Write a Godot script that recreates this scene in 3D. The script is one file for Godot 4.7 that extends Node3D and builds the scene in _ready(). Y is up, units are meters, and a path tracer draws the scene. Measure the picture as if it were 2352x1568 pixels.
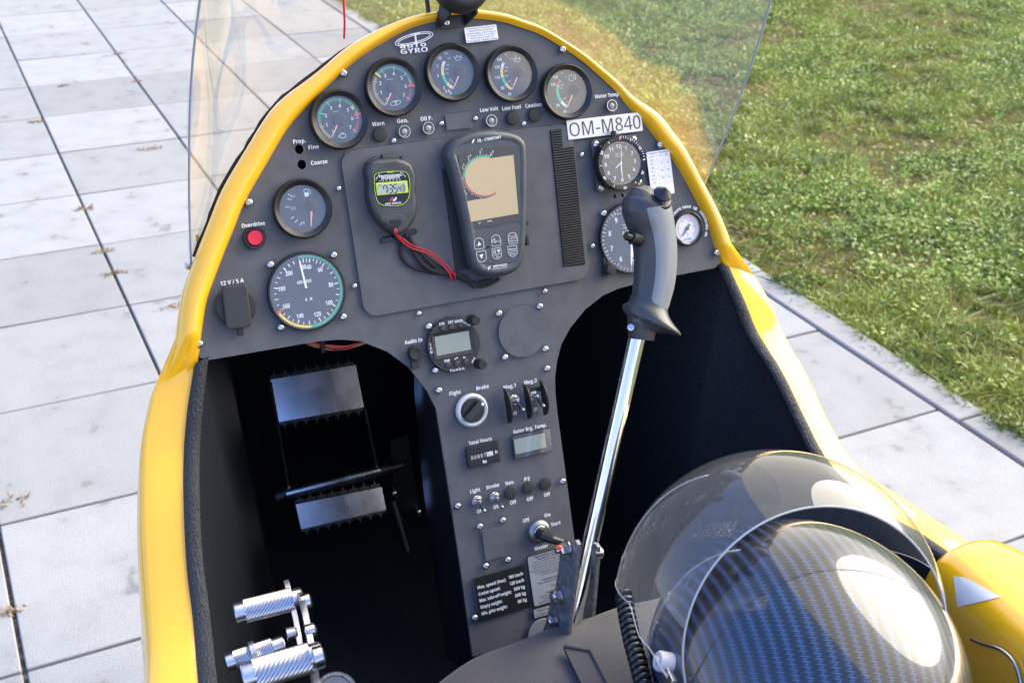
extends Node3D
# Cockpit of an open two-seat gyroplane on a paved apron beside a lawn. Units: metres; instruments are laid out in millimetres on the panel.

const PIC := Vector2(2352, 1568)            # the photograph's size as it was measured
const EYE := Vector3(-0.45746, 1.69, 1.07314)
const FOV := 31.9367
const TILT := 0.376219                      # the panel leans forward by 21.6 degrees
var cam_basis := Basis.from_euler(Vector3(deg_to_rad(-28.339), deg_to_rad(-24.6128), deg_to_rad(1.2918)), EULER_ORDER_YXZ)
var panel_x := Transform3D(Basis(Vector3.RIGHT, Vector3(0, cos(TILT), -sin(TILT)), Vector3(0, sin(TILT), cos(TILT))), Vector3(0, 1.11937, 0))
var mats := {}
var used_names := {}
var rng := RandomNumberGenerator.new()
var sans: SystemFont
var bold: SystemFont

# ---------------------------------------------------------------- measuring
func ray(x: float, y: float) -> Vector3:
	var f := PIC.y * 0.5 / tan(deg_to_rad(FOV * 0.5))
	return (cam_basis * Vector3((x - PIC.x * 0.5) / f, (PIC.y * 0.5 - y) / f, -1.0)).normalized()
func on_panel(x: float, y: float, h := 0.0) -> Vector2:      # millimetres on the panel, h millimetres above it
	var l := panel_x.affine_inverse() * EYE
	var d := panel_x.basis.transposed() * ray(x, y)
	var t := (h * 0.001 - l.z) / d.z
	return Vector2(l.x + d.x * t, l.y + d.y * t) * 1000.0
func on_x(x: float, y: float, at: float) -> Vector3:
	var d := ray(x, y); return EYE + d * ((at - EYE.x) / d.x)
func on_y(x: float, y: float, at: float) -> Vector3:
	var d := ray(x, y); return EYE + d * ((at - EYE.y) / d.y)
func on_z(x: float, y: float, at: float) -> Vector3:
	var d := ray(x, y); return EYE + d * ((at - EYE.z) / d.z)
func along(x: float, y: float, t: float) -> Vector3:
	return EYE + ray(x, y) * t

# ---------------------------------------------------------------- mesh builder
class Geo:
	var v := PackedVector3Array()
	var uv := PackedVector2Array()
	var col := PackedColorArray()
	var xf := Transform3D()
	var unit := 1.0
	var crease := 38.0
	func tri(a: Vector3, b: Vector3, c: Vector3) -> void:
		v.append(xf * a); v.append(xf * b); v.append(xf * c)
	func quad(a: Vector3, b: Vector3, c: Vector3, d: Vector3) -> void:
		tri(a, b, c); tri(a, c, d)
	# rings: arrays of points of equal length; outside is on the left when walking ring 0 -> ring 1 with rings counter-clockwise about the direction
	func loft(rings: Array, closed := true, cap0 := false, cap1 := false) -> void:
		var n: int = rings[0].size()
		for i in rings.size() - 1:
			var p = rings[i]; var q = rings[i + 1]
			for j in (n if closed else n - 1):
				var k := (j + 1) % n
				quad(p[j], q[j], q[k], p[k])
		if cap0: fan(rings[0], false)
		if cap1: fan(rings[-1], true)
	func fan(r, front := true) -> void:
		var c := Vector3.ZERO
		for p in r: c += p
		c /= r.size()
		for j in r.size():
			var k = (j + 1) % r.size()
			if front: tri(c, r[k], r[j])
			else: tri(c, r[j], r[k])
	# profile: (radius, z) pairs turned about z; walk it from the back outwards to the front
	func lathe(profile: Array, n := 32, at := Vector3.ZERO) -> void:
		var rings := []
		for p in profile:
			var r := PackedVector3Array()
			for j in n:
				var a := TAU * j / n
				r.append(at + Vector3(p.x * cos(a), p.x * sin(a), p.y))
			rings.append(r)
		for i in rings.size() - 1:
			for j in n:
				var k := (j + 1) % n
				var a0: Vector3 = rings[i][j]; var b0: Vector3 = rings[i][k]; var a1: Vector3 = rings[i + 1][j]; var b1: Vector3 = rings[i + 1][k]
				if profile[i].x > 1e-6: tri(a0, b1, b0)
				if profile[i + 1].x > 1e-6: tri(a0, a1, b1)
	func tube(path: Array, radius, n := 10, caps := true) -> void:
		var rings := []
		var up := Vector3.UP
		for i in path.size():
			var d: Vector3 = (path[mini(i + 1, path.size() - 1)] - path[maxi(i - 1, 0)]).normalized()
			if i == 0: up = Vector3.UP if absf(d.y) < 0.9 else Vector3.RIGHT
			var s := d.cross(up).normalized(); up = s.cross(d).normalized()
			var r: float = radius[i] if radius is Array else radius
			var ring := PackedVector3Array()
			for j in n:
				var a := TAU * j / n
				ring.append(path[i] + (s * cos(a) + up * sin(a)) * r)
			rings.append(ring)
		loft(rings, true, caps, caps)
	# outline in x,y (any winding) pulled from z0 to z1, the front edge rounded by bev
	func prism(poly: PackedVector2Array, z0: float, z1: float, bev := 0.0) -> void:
		var p := poly.duplicate()
		if Geometry2D.is_polygon_clockwise(p): p.reverse()
		var rings := []
		var top := p
		rings.append(lift(p, z0))
		if bev > 0.0:
			rings.append(lift(p, z1 - bev))
			rings.append(lift(shrink(p, bev * 0.3), z1 - bev * 0.3))
			top = shrink(p, bev); rings.append(lift(top, z1))
		else:
			rings.append(lift(p, z1))
		for i in rings.size() - 1:
			for j in p.size():
				var k := (j + 1) % p.size()
				quad(rings[i][j], rings[i + 1][j], rings[i + 1][k], rings[i][k])
		flat(top, z1); flat(p, z0, true)
	func flat(poly: PackedVector2Array, z: float, back := false) -> void:
		var t := Geometry2D.triangulate_polygon(poly)
		for i in range(0, t.size(), 3):
			var a := poly[t[i]]; var b := poly[t[i + 1]]; var c := poly[t[i + 2]]
			var ccw := (b - a).cross(c - a) > 0.0
			if ccw == back: tri(Vector3(a.x, a.y, z), Vector3(b.x, b.y, z), Vector3(c.x, c.y, z))
			else: tri(Vector3(a.x, a.y, z), Vector3(c.x, c.y, z), Vector3(b.x, b.y, z))
	static func lift(p: PackedVector2Array, z: float) -> PackedVector3Array:
		var r := PackedVector3Array()
		for q in p: r.append(Vector3(q.x, q.y, z))
		return r
	static func shrink(p: PackedVector2Array, d: float) -> PackedVector2Array:   # counter-clockwise outline moved inwards
		var r := PackedVector2Array()
		var n := p.size()
		for i in n:
			var e0 := (p[i] - p[(i + n - 1) % n]).normalized(); var e1 := (p[(i + 1) % n] - p[i]).normalized()
			var m := Vector2(-e0.y - e1.y, e0.x + e1.x)
			if m.length() < 0.01: m = Vector2(-e1.y, e1.x) * 2.0
			m = m.normalized()
			r.append(p[i] + m * d / maxf(0.5, m.dot(Vector2(-e1.y, e1.x))))
		return r
	func box(c: Vector3, size: Vector3, bev := 0.0) -> void:
		var h := size * 0.5
		var p := PackedVector2Array([Vector2(c.x - h.x, c.y - h.y), Vector2(c.x + h.x, c.y - h.y), Vector2(c.x + h.x, c.y + h.y), Vector2(c.x - h.x, c.y + h.y)])
		prism(p, c.z - h.z, c.z + h.z, bev)
	func band(r0: float, r1: float, a0: float, a1: float, z: float, c := Vector2.ZERO) -> void:   # flat part of a ring, angles in degrees clockwise from twelve o'clock
		var n := maxi(2, int(absf(a1 - a0) / 5.0))
		for i in n:
			var p := Vector2.UP.rotated(deg_to_rad(lerpf(a0, a1, float(i) / n))) * Vector2(1, -1)
			var q := Vector2.UP.rotated(deg_to_rad(lerpf(a0, a1, float(i + 1) / n))) * Vector2(1, -1)
			quad(Vector3(c.x + p.x * r0, c.y + p.y * r0, z), Vector3(c.x + p.x * r1, c.y + p.y * r1, z), Vector3(c.x + q.x * r1, c.y + q.y * r1, z), Vector3(c.x + q.x * r0, c.y + q.y * r0, z))
	func bar(a: Vector2, b: Vector2, w: float, z: float) -> void:     # flat stroke
		var s := (b - a).normalized().orthogonal() * w * 0.5
		quad(Vector3(a.x + s.x, a.y + s.y, z), Vector3(b.x + s.x, b.y + s.y, z), Vector3(b.x - s.x, b.y - s.y, z), Vector3(a.x - s.x, a.y - s.y, z))
	func stroke(pts: Array, w: float, z: float, closed := false) -> void:
		for i in pts.size() - (0 if closed else 1): bar(pts[i], pts[(i + 1) % pts.size()], w, z)
	func disc(r: float, z: float, n := 32, c := Vector2.ZERO) -> void:
		for j in n:
			var a := TAU * j / n; var b := TAU * (j + 1) / n
			tri(Vector3(c.x, c.y, z), Vector3(c.x + r * cos(b), c.y + r * sin(b), z), Vector3(c.x + r * cos(a), c.y + r * sin(a), z))
	# lettering laid flat at z; size is the height of a capital
	func text(s: String, at: Vector2, cap: float, z: float, font: Font, turn := 0.0, squeeze := 1.0, align := HORIZONTAL_ALIGNMENT_CENTER) -> void:
		var t := TextMesh.new()
		t.font = font; t.font_size = 64; t.pixel_size = 1.0; t.depth = 0.0; t.text = s; t.curve_step = 1.5
		t.horizontal_alignment = align; t.vertical_alignment = VERTICAL_ALIGNMENT_CENTER
		var arr := t.get_mesh_arrays()
		if arr.is_empty() or arr[Mesh.ARRAY_VERTEX] == null: return
		var vs: PackedVector3Array = arr[Mesh.ARRAY_VERTEX]
		var ix = arr[Mesh.ARRAY_INDEX]
		var k := cap / 45.7
		var b := Transform2D(deg_to_rad(turn), at)
		var order = ix if ix != null and ix.size() else range(vs.size())
		for i in range(0, order.size(), 3):
			var q := []
			for j in 3:
				var p := vs[order[i + j]]
				var w := b * Vector2(p.x * k * squeeze, p.y * k)
				q.append(Vector3(w.x, w.y, z))
			tri(q[0], q[1], q[2])
	func arc_text(s: String, c: Vector2, r: float, mid: float, step: float, cap: float, z: float, font: Font) -> void:  # letters round a circle, degrees clockwise from twelve
		for i in s.length():
			var a := mid + (i - (s.length() - 1) * 0.5) * step
			if s[i] == " ": continue
			var p := c + Vector2(sin(deg_to_rad(a)), cos(deg_to_rad(a))) * r
			text(s[i], p, cap, z, font, -a)
	func mesh() -> ArrayMesh:
		var n := v.size()
		var fn := PackedVector3Array(); fn.resize(n / 3)
		var un := PackedVector3Array(); un.resize(n / 3)
		var at := {}
		var keys := PackedInt32Array(); keys.resize(n)
		var lists := []
		for i in n / 3:
			var f := (v[i * 3 + 2] - v[i * 3]).cross(v[i * 3 + 1] - v[i * 3])
			fn[i] = f; un[i] = f.normalized()
			for j in 3:
				var key := Vector3i((v[i * 3 + j] * unit * 2e5).round())
				var id: int = at.get(key, -1)
				if id < 0:
					id = lists.size(); at[key] = id; lists.append([])
				lists[id].append(i); keys[i * 3 + j] = id
		var nn := PackedVector3Array(); nn.resize(n)
		var lim := cos(deg_to_rad(crease))
		for i in n:
			var me := un[i / 3]; var s := Vector3.ZERO
			for t in lists[keys[i]]:
				if un[t].dot(me) > lim: s += fn[t]
			nn[i] = s.normalized() if s.length_squared() > 1e-30 else (me if me != Vector3.ZERO else Vector3.UP)
		var vv := v
		if unit != 1.0:
			for i in n: vv[i] = v[i] * unit
		var a := []; a.resize(Mesh.ARRAY_MAX)
		a[Mesh.ARRAY_VERTEX] = vv; a[Mesh.ARRAY_NORMAL] = nn
		if uv.size() == n: a[Mesh.ARRAY_TEX_UV] = uv
		if col.size() == n: a[Mesh.ARRAY_COLOR] = col
		var m := ArrayMesh.new(); m.add_surface_from_arrays(Mesh.PRIMITIVE_TRIANGLES, a)
		return m

func mm() -> Geo:
	var g := Geo.new(); g.unit = 0.001; return g
func put(g: Geo, called: String, m: Material, parent: Node3D = self) -> MeshInstance3D:
	var o := MeshInstance3D.new(); o.name = called if parent != self else numbered(called)
	o.mesh = g.mesh(); o.material_override = m
	parent.add_child(o, true); return o
func numbered(called: String) -> String:
	var n: int = used_names.get(called, 0); used_names[called] = n + 1
	return called if n == 0 else "%s_%03d" % [called, n]
func thing(called: String, label: String, category: String, at := Transform3D(), group := "") -> Node3D:
	var o := Node3D.new(); o.name = numbered(called); add_child(o); o.transform = at
	return tag(o, label, category, group)
func tag(o: Node3D, label: String, category: String, group := "") -> Node3D:
	o.set_meta("label", label); o.set_meta("category", category)
	if group != "": o.set_meta("group", group)
	return o
func structure(o: Node3D, label := "") -> Node3D:
	o.set_meta("kind", "structure")
	if label != "": o.set_meta("label", label)
	return o
func at_panel(c: Vector2, turn := 0.0) -> Transform3D:        # a place on the panel, millimetres
	return panel_x * Transform3D(Basis(Vector3.BACK, deg_to_rad(turn)), Vector3(c.x, c.y, 0) * 0.001)
func smooth(pts: Array, n: int, closed := false) -> Array:      # Catmull-Rom through points, n steps per span
	var r := []
	var c := pts.size()
	for i in (c if closed else c - 1):
		var p0 = pts[(i - 1 + c) % c] if closed or i > 0 else pts[0] * 2.0 - pts[1]
		var p1 = pts[i]; var p2 = pts[(i + 1) % c]
		var p3 = pts[(i + 2) % c] if closed or i + 2 < c else p2 * 2.0 - p1
		for k in n: r.append(p1.cubic_interpolate(p2, p0, p3, float(k) / n))
	if not closed: r.append(pts[-1])
	return r
func round_rect(w: float, h: float, r: float, n := 4, c := Vector2.ZERO) -> PackedVector2Array:
	var p := PackedVector2Array()
	for q in 4:
		var o := Vector2([1, -1, -1, 1][q] * (w * 0.5 - r), [1, 1, -1, -1][q] * (h * 0.5 - r))
		for i in n + 1: p.append(c + o + Vector2.RIGHT.rotated(PI * 0.5 * q + PI * 0.5 * i / n) * r)
	return p
func circle(r: float, n := 40, c := Vector2.ZERO) -> PackedVector2Array:
	var p := PackedVector2Array()
	for i in n: p.append(c + Vector2.RIGHT.rotated(TAU * i / n) * r)
	return p

# ---------------------------------------------------------------- materials
func srgb(r: float, g: float, b: float) -> Color:                # linear base colour -> what albedo_color expects
	return Color(r, g, b).linear_to_srgb()
func mat(called: String, c: Color, rough := 0.5, metal := 0.0) -> StandardMaterial3D:
	if mats.has(called): return mats[called]
	var m := StandardMaterial3D.new(); m.resource_name = called
	m.albedo_color = c; m.roughness = rough; m.metallic = metal
	mats[called] = m; return m
func noise(freq: float, octaves := 4, sd := 1, kind := FastNoiseLite.TYPE_SIMPLEX_SMOOTH) -> FastNoiseLite:
	var n := FastNoiseLite.new(); n.noise_type = kind; n.frequency = freq; n.fractal_octaves = octaves; n.seed = sd; return n
func noise_tex(n: FastNoiseLite, stops: Array, size := 512, normal := 0.0) -> NoiseTexture2D:   # stops: [offset, colour]
	var t := NoiseTexture2D.new(); t.width = size; t.height = size; t.seamless = true; t.noise = n
	if normal > 0.0: t.as_normal_map = true; t.bump_strength = normal
	elif stops.size():
		var g := Gradient.new(); g.offsets = PackedFloat32Array(stops.map(func(s): return s[0])); g.colors = PackedColorArray(stops.map(func(s): return s[1])); t.color_ramp = g
	return t
func planar(m: StandardMaterial3D, scale: float, world := false) -> StandardMaterial3D:
	m.uv1_triplanar = true; m.uv1_world_triplanar = world; m.uv1_scale = Vector3.ONE * scale; return m
func glass(called: String, c: Color, alpha: float, rough := 0.02) -> StandardMaterial3D:
	var m := mat(called, Color(c, alpha), rough)
	m.transparency = BaseMaterial3D.TRANSPARENCY_ALPHA; m.metallic_specular = 0.5; return m

# ---------------------------------------------------------------- everything
func _ready() -> void:
	rng.seed = 840
	sans = SystemFont.new(); sans.font_names = PackedStringArray(["Droid Sans"])
	bold = SystemFont.new(); bold.font_names = PackedStringArray(["Droid Sans"]); bold.font_weight = 700
	var cam := Camera3D.new(); cam.name = "camera"; add_child(cam)
	var lens := CameraAttributesPhysical.new(); lens.frustum_focal_length = 41.94; lens.exposure_aperture = 13.0; lens.frustum_focus_distance = 1.28; cam.attributes = lens
	cam.transform = Transform3D(cam_basis, EYE); cam.fov = FOV; cam.near = 0.02; cam.far = 400.0; cam.current = true
	var env := Environment.new()
	var sky := Sky.new(); var sm := ProceduralSkyMaterial.new()
	sm.sky_top_color = Color(0.36, 0.52, 0.80); sm.sky_horizon_color = Color(0.86, 0.89, 0.94); sm.sky_curve = 0.16; sm.sky_energy_multiplier = 1.0
	sm.ground_bottom_color = Color(0.3, 0.32, 0.25); sm.ground_horizon_color = Color(0.7, 0.72, 0.7); sm.sun_angle_max = 1.0
	sky.sky_material = sm
	env.background_mode = Environment.BG_SKY; env.sky = sky; env.background_energy_multiplier = 1.0
	env.tonemap_mode = Environment.TONE_MAPPER_LINEAR; env.tonemap_exposure = 2.85
	env.sdfgi_enabled = true; env.ssao_enabled = true; env.ssil_enabled = true
	var we := WorldEnvironment.new(); we.name = "world_environment"; we.environment = env; add_child(we)
	var sun := DirectionalLight3D.new(); sun.name = "sun"; add_child(sun)
	sun.light_energy = 0.85; sun.light_color = Color(1.0, 0.97, 0.91); sun.light_angular_distance = 60.0; sun.shadow_enabled = true
	sun.look_at_from_position(Vector3(0.84, 0.52, -0.06), Vector3.ZERO)      # hazy sun, low on the right
	build_setting()
	build_fuselage()
	build_panel()
	build_gauges()
	build_switchgear()
	build_handhelds()
	build_controls()
	build_seat_and_helmet()

# ---------------------------------------------------------------- ground, paving, lawn
var row_dir := Vector3(cos(deg_to_rad(87.8238)), 0, sin(deg_to_rad(87.8238)))     # along the apron, backwards
var col_dir := Vector3(-sin(deg_to_rad(87.8238)), 0, cos(deg_to_rad(87.8238)))    # across it, to the left
func ground(a: float, b: float, y := 0.0) -> Vector3:
	return Vector3(EYE.x, y, EYE.z) + row_dir * a + col_dir * b

func build_setting() -> void:
	var g := Geo.new()
	g.quad(Vector3(-150, -0.05, -150), Vector3(150, -0.05, -150), Vector3(150, -0.05, 150), Vector3(-150, -0.05, 150))
	var soil := mat("soil", Color.WHITE, 0.95)
	soil.albedo_texture = noise_tex(noise(0.02, 5, 3), [[0.0, srgb(0.06, 0.09, 0.02)], [0.45, srgb(0.09, 0.12, 0.03)], [0.6, srgb(0.16, 0.13, 0.06)], [1.0, srgb(0.26, 0.18, 0.10)]])
	planar(soil, 0.5, true)
	structure(put(g, "ground", soil), "soil and turf that the lawn grows on")
	# bed of the paving: dark sand seen in the joints
	g = Geo.new()
	var c0 := ground(1.5, 4.0); var c1 := ground(-16, 4.0); var c2 := ground(-16, -2.40); var c3 := ground(1.5, -2.40)
	for q in [c0, c1, c2, c3]: q.y = -0.014
	var k := Vector3(0, -0.014, 0)
	g.quad(c0 + k, c1 + k, c2 + k, c3 + k)
	var bed := mat("joint sand", Color.WHITE, 0.95)
	bed.albedo_texture = noise_tex(noise(0.05, 5, 8), [[0.25, srgb(0.07, 0.062, 0.055)], [0.6, srgb(0.13, 0.115, 0.10)], [0.75, srgb(0.25, 0.19, 0.12)]])
	planar(bed, 1.6, true)
	structure(put(g, "paving_bed", bed), "dark sand in the joints of the paving")
	# slabs
	var pav := Node3D.new(); pav.name = "pavement"; add_child(pav); structure(pav, "apron of square pale grey concrete slabs")
	var slab_mats := []
	for i in 6:
		var m := mat("concrete %d" % i, Color(1, 1, 1) * [1.0, 0.985, 0.96, 1.0, 0.97, 0.94][i], 0.9)
		m.albedo_color.a = 1.0
		var t: float = [0.365, 0.355, 0.345, 0.37, 0.35, 0.33][i]
		m.albedo_texture = noise_tex(noise(0.007, 5, 20 + i), [[0.04, srgb(t * 0.55, t * 0.55, t * 0.55)], [0.2, srgb(t * 0.90, t * 0.905, t * 0.92)], [0.5, srgb(t * 0.97, t * 0.98, t)], [0.85, srgb(t * 1.01, t * 1.02, t * 1.04)]], 1024)
		m.detail_enabled = true; m.detail_blend_mode = BaseMaterial3D.BLEND_MODE_MUL
		m.detail_albedo = noise_tex(noise(0.32, 2, 40 + i), [[0.10, Color(0.62, 0.61, 0.6)], [0.3, Color(0.9, 0.9, 0.9)], [0.6, Color(1, 1, 1)]], 1024)
		planar(m, 1.0, true); m.uv1_scale = Vector3.ONE * 0.85
		m.normal_enabled = true; m.normal_texture = noise_tex(noise(0.4, 2, 60), [], 1024, 3.0); m.normal_scale = 0.22
		slab_mats.append(m)
	var cols := [-2.309, -1.85, -1.385, -0.917, -0.423, 0.056, 0.53, 1.003, 1.476, 1.949, 2.422, 2.895, 3.368]
	var slab_mesh := {}
	for ci in cols.size() - 1:
		for r in 24:
			var a0 := -0.437 - 0.511 * r
			var w: float = cols[ci + 1] - cols[ci]
			var key := ci
			if not slab_mesh.has(key):
				var s := Geo.new()
				var o := round_rect(w - 0.009, 0.511 - 0.008, 0.004, 2)
				s.crease = 50.0
				s.prism(o, -0.05, 0.0, 0.003)
				slab_mesh[key] = s.mesh()
			var n := MeshInstance3D.new(); n.name = "slab"; n.mesh = slab_mesh[key]; n.material_override = slab_mats[rng.randi() % 6]
			pav.add_child(n, true)
			var tilt := Basis(row_dir, rng.randfn(0, 0.002)) * Basis(col_dir, rng.randfn(0, 0.002))
			n.transform = Transform3D(tilt * Basis(col_dir, -row_dir, Vector3.UP), ground(a0 - 0.2555, (cols[ci] + cols[ci + 1]) * 0.5, rng.randf_range(-0.002, 0.001)))
	# kerb stones along the lawn
	var ks := Geo.new(); ks.crease = 50.0
	ks.prism(round_rect(0.098, 0.992, 0.006, 2), -0.2, 0.004, 0.006)
	var km := ks.mesh()
	for r in 14:
		var n := MeshInstance3D.new(); n.name = "kerb_stone"; n.mesh = km; n.material_override = slab_mats[(r * 5 + 1) % 6]
		pav.add_child(n, true)
		n.transform = Transform3D(Basis(col_dir, -row_dir, Vector3.UP), ground(0.6 - r * 1.0, -2.309 - 0.0545))
	build_lawn()
	# dry weeds in the joints
	var weeds := [[80, 283, 0.06], [146, 199, 0.05], [316, 189, 0.05], [345, 343, 0.085], [189, 483, 0.07], [236, 580, 0.07], [265, 630, 0.07], [398, 708, 0.10], [271, 125, 0.05], [8, 1160, 0.10], [22, 1408, 0.05], [1412, 908, 0.03], [1490, 935, 0.0]]
	var straw := [mat("dry weed", srgb(0.30, 0.21, 0.12), 0.9), mat("dry weed dark", srgb(0.20, 0.12, 0.055), 0.9)]
	for wv in weeds:
		if wv[2] <= 0.0: continue
		var p := on_y(wv[0], wv[1], -0.004)
		var b := Geo.new()
		var size: float = wv[2]
		for i in 40:
			var q := col_dir * clampf(rng.randfn(0, 0.35), -0.5, 0.5) * size + row_dir * clampf(rng.randfn(0, 0.1), -0.15, 0.15) * size
			var d := Vector3(rng.randfn(0, 1), rng.randf_range(0.1, 0.7), rng.randfn(0, 1)).normalized() * rng.randf_range(0.012, 0.03) * (0.6 + size * 4.0)
			var s := d.cross(Vector3.UP).normalized() * 0.0016
			var mid := q + d * 0.55 + Vector3.UP * 0.006
			b.quad(q - s, mid - s, mid + s, q + s); b.tri(mid - s, q + d, mid + s)
		var o := put(b, "dry_weed", straw[rng.randi() % 2]); o.position = p
		tag(o, "small tuft of dry brown weed in a joint between the slabs", "weed", "dry weeds in the joints of the paving")

func leaf_mat(called: String) -> StandardMaterial3D:
	var m := mat(called, Color.WHITE, 0.42)
	m.vertex_color_use_as_albedo = true; m.backlight_enabled = true; m.backlight = Color(0.5, 0.6, 0.16); m.cull_mode = BaseMaterial3D.CULL_DISABLED
	return m

func build_lawn() -> void:
	var lawn := noise(0.55, 3, 91); var bare := noise(0.9, 4, 17); var fine := noise(3.5, 2, 5)
	# tufts: blades of grass, clover, straw
	var kinds := []
	for kind in 3:
		for variant in 3:
			var g := Geo.new(); g.crease = 5.0
			var r := RandomNumberGenerator.new(); r.seed = kind * 10 + variant
			if kind == 1:
				for i in 9:
					var a := r.randf() * TAU; var rad := r.randf_range(0.0, 0.034); var c := Vector3(cos(a) * rad, r.randf_range(0.006, 0.042), sin(a) * rad)
					var turn := r.randf() * TAU; var tip := Vector3(r.randfn(0, 0.55), 1, r.randfn(0, 0.55)).normalized(); var bs := Basis(Quaternion(Vector3.UP, tip)) * Basis(Vector3.UP, turn)
					var s := r.randf_range(0.0042, 0.0078)
					for l in 3:
						var lb := bs * Basis(Vector3.UP, TAU * l / 3.0)
						var p0 := c; var p1 := c + lb * Vector3(s * 0.62, 0.0015, -s * 0.62); var p2 := c + lb * Vector3(s * 1.15, 0.0, 0); var p3 := c + lb * Vector3(s * 0.62, 0.0015, s * 0.62)
						g.quad(p0, p1, p2, p3)
			else:
				for i in (11 if kind == 0 else 8):
					var a := r.randf() * TAU; var rad := r.randf_range(0, 0.028); var p := Vector3(cos(a) * rad, -0.004, sin(a) * rad)
					var h := r.randf_range(0.02, 0.05) * (1.0 if kind == 0 else 0.8)
					var d := Vector3(r.randfn(0, 0.7), 1.0, r.randfn(0, 0.7)) * h if kind == 0 else Vector3(r.randfn(0, 1.0), r.randf_range(0.1, 0.6), r.randfn(0, 1.0)).normalized() * h
					var s := d.cross(Vector3(r.randfn(0, 1), 0.2, r.randfn(0, 1))).normalized() * r.randf_range(0.0013, 0.0024)
					var q := p + d * 0.6; var t := p + d + Vector3(d.x, -d.y * 0.25, d.z) * 0.35
					g.quad(p - s, q - s * 0.8, q + s * 0.8, p + s); g.tri(q - s * 0.8, t, q + s * 0.8)
			kinds.append({"mesh": g.mesh(), "x": [], "c": []})
	var r2 := RandomNumberGenerator.new(); r2.seed = 4711
	var cell := 0.5; var sore := on_y(1830, 420, 0.0)
	var bi := 0
	while bi < 22:
		var ai := 0
		while ai < 34:
			var a := 0.3 - ai * cell; var b := -2.408 - bi * cell
			var mid := ground(a - cell * 0.5, b - cell * 0.5)
			ai += 1
			var v := cam_basis.inverse() * (mid - EYE)
			if v.z > -0.6: continue
			var sx := v.x / -v.z; var sy := v.y / -v.z
			if absf(sx) > 1.0 or absf(sy) > 0.62: continue
			var margin := absf(sx) > 0.56 or absf(sy) > 0.43
			var dist := (mid - EYE).length()
			var count := int(cell * cell * clampf(5200.0 * pow(3.4 / dist, 1.15), 1300.0, 5600.0) * (0.35 if margin else 1.0))
			for i in count:
				var p := ground(a - r2.randf() * cell, b - r2.randf() * cell)
				var patch := lawn.get_noise_2d(p.x * 1.4, p.z * 1.4); var dry := bare.get_noise_2d(p.x, p.z) + 0.45 * fine.get_noise_2d(p.x, p.z)
				var off := (p - sore) * Vector3(0.55, 1, 1.1); var worn := clampf((dry - 0.04) * 3.2 + 1.1 * exp(-off.length_squared() * 2.2) * (0.7 + fine.get_noise_2d(p.x * 2.0, p.z * 2.0)), 0.0, 1.0)
				if worn > 0.5 and r2.randf() < 0.35: continue
				var kind := 0 if r2.randf() < clampf(0.52 - patch * 1.3, 0.1, 0.9) else 1
				if r2.randf() < 0.18 + worn * 0.65: kind = 2
				var s := r2.randf_range(0.65, 1.3)
				var c: Color
				if kind == 2: c = Color(0.34, 0.24, 0.11).lerp(Color(0.52, 0.42, 0.22), r2.randf())
				elif kind == 1: c = Color(0.12, 0.205, 0.025).lerp(Color(0.34, 0.43, 0.07), r2.randf())
				else: c = Color(0.22, 0.25, 0.05).lerp(Color(0.46, 0.43, 0.15), r2.randf())
				var tone := fine.get_noise_2d(p.x * 3.1 + 40.0, p.z * 3.1) * 0.9 + lawn.get_noise_2d(p.x * 4.0, p.z * 4.0 + 9.0) * 0.6
				if kind != 2: c = c.lerp(Color(0.055, 0.115, 0.018) if tone < 0.0 else Color(0.40, 0.44, 0.12), clampf(absf(tone) * 1.3, 0.0, 0.8))
				if kind != 2 and r2.randf() < 0.06: c = Color(0.55, 0.58, 0.26)
				var bs := Basis(Vector3.UP, r2.randf() * TAU) * Basis(Vector3.RIGHT, r2.randfn(0, 0.12))
				var slot = kinds[kind * 3 + r2.randi() % 3]
				slot.x.append(Transform3D(bs.scaled(Vector3.ONE * s), p + Vector3(0, -0.014, 0))); slot.c.append(c)
		bi += 1
	# a fringe that leans over the kerb
	for i in 2600:
		var p := ground(0.2 - r2.randf() * 13.0, -2.412 + absf(r2.randfn(0, 0.016)) - 0.012)
		if fine.get_noise_2d(p.x * 1.2, p.z * 1.2) < -0.12: continue
		var kind := 0 if r2.randf() < 0.6 else (1 if r2.randf() < 0.6 else 2)
		var slot = kinds[kind * 3 + r2.randi() % 3]
		slot.x.append(Transform3D(Basis(Vector3.UP, r2.randf() * TAU).scaled(Vector3.ONE * r2.randf_range(0.7, 1.2)), p + Vector3(0, -0.008, 0)))
		slot.c.append(Color(0.10, 0.17, 0.03).lerp(Color(0.28, 0.22, 0.09), r2.randf() * r2.randf()))
	var names := ["grass", "clover", "dry_grass"]
	var labels := ["short green grass blades of the mown lawn", "green clover leaves spread through the lawn", "dry straw coloured stalks in the worn patches of the lawn"]
	var lm := leaf_mat("lawn leaf")
	var total := 0
	for kind in 3:
		for variant in 3:
			var s = kinds[kind * 3 + variant]
			var m := MultiMesh.new(); m.transform_format = MultiMesh.TRANSFORM_3D; m.use_colors = true; m.mesh = s.mesh; m.instance_count = s.x.size()
			for i in s.x.size(): m.set_instance_transform(i, s.x[i]); m.set_instance_color(i, s.c[i])
			total += s.x.size()
			var o := MultiMeshInstance3D.new(); o.multimesh = m; o.material_override = lm; o.name = numbered(names[kind]); add_child(o)
			o.set_meta("kind", "stuff"); o.set_meta("label", labels[kind]); o.set_meta("category", ["grass", "clover", "grass"][kind])
	print("lawn copies ", total)

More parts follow.
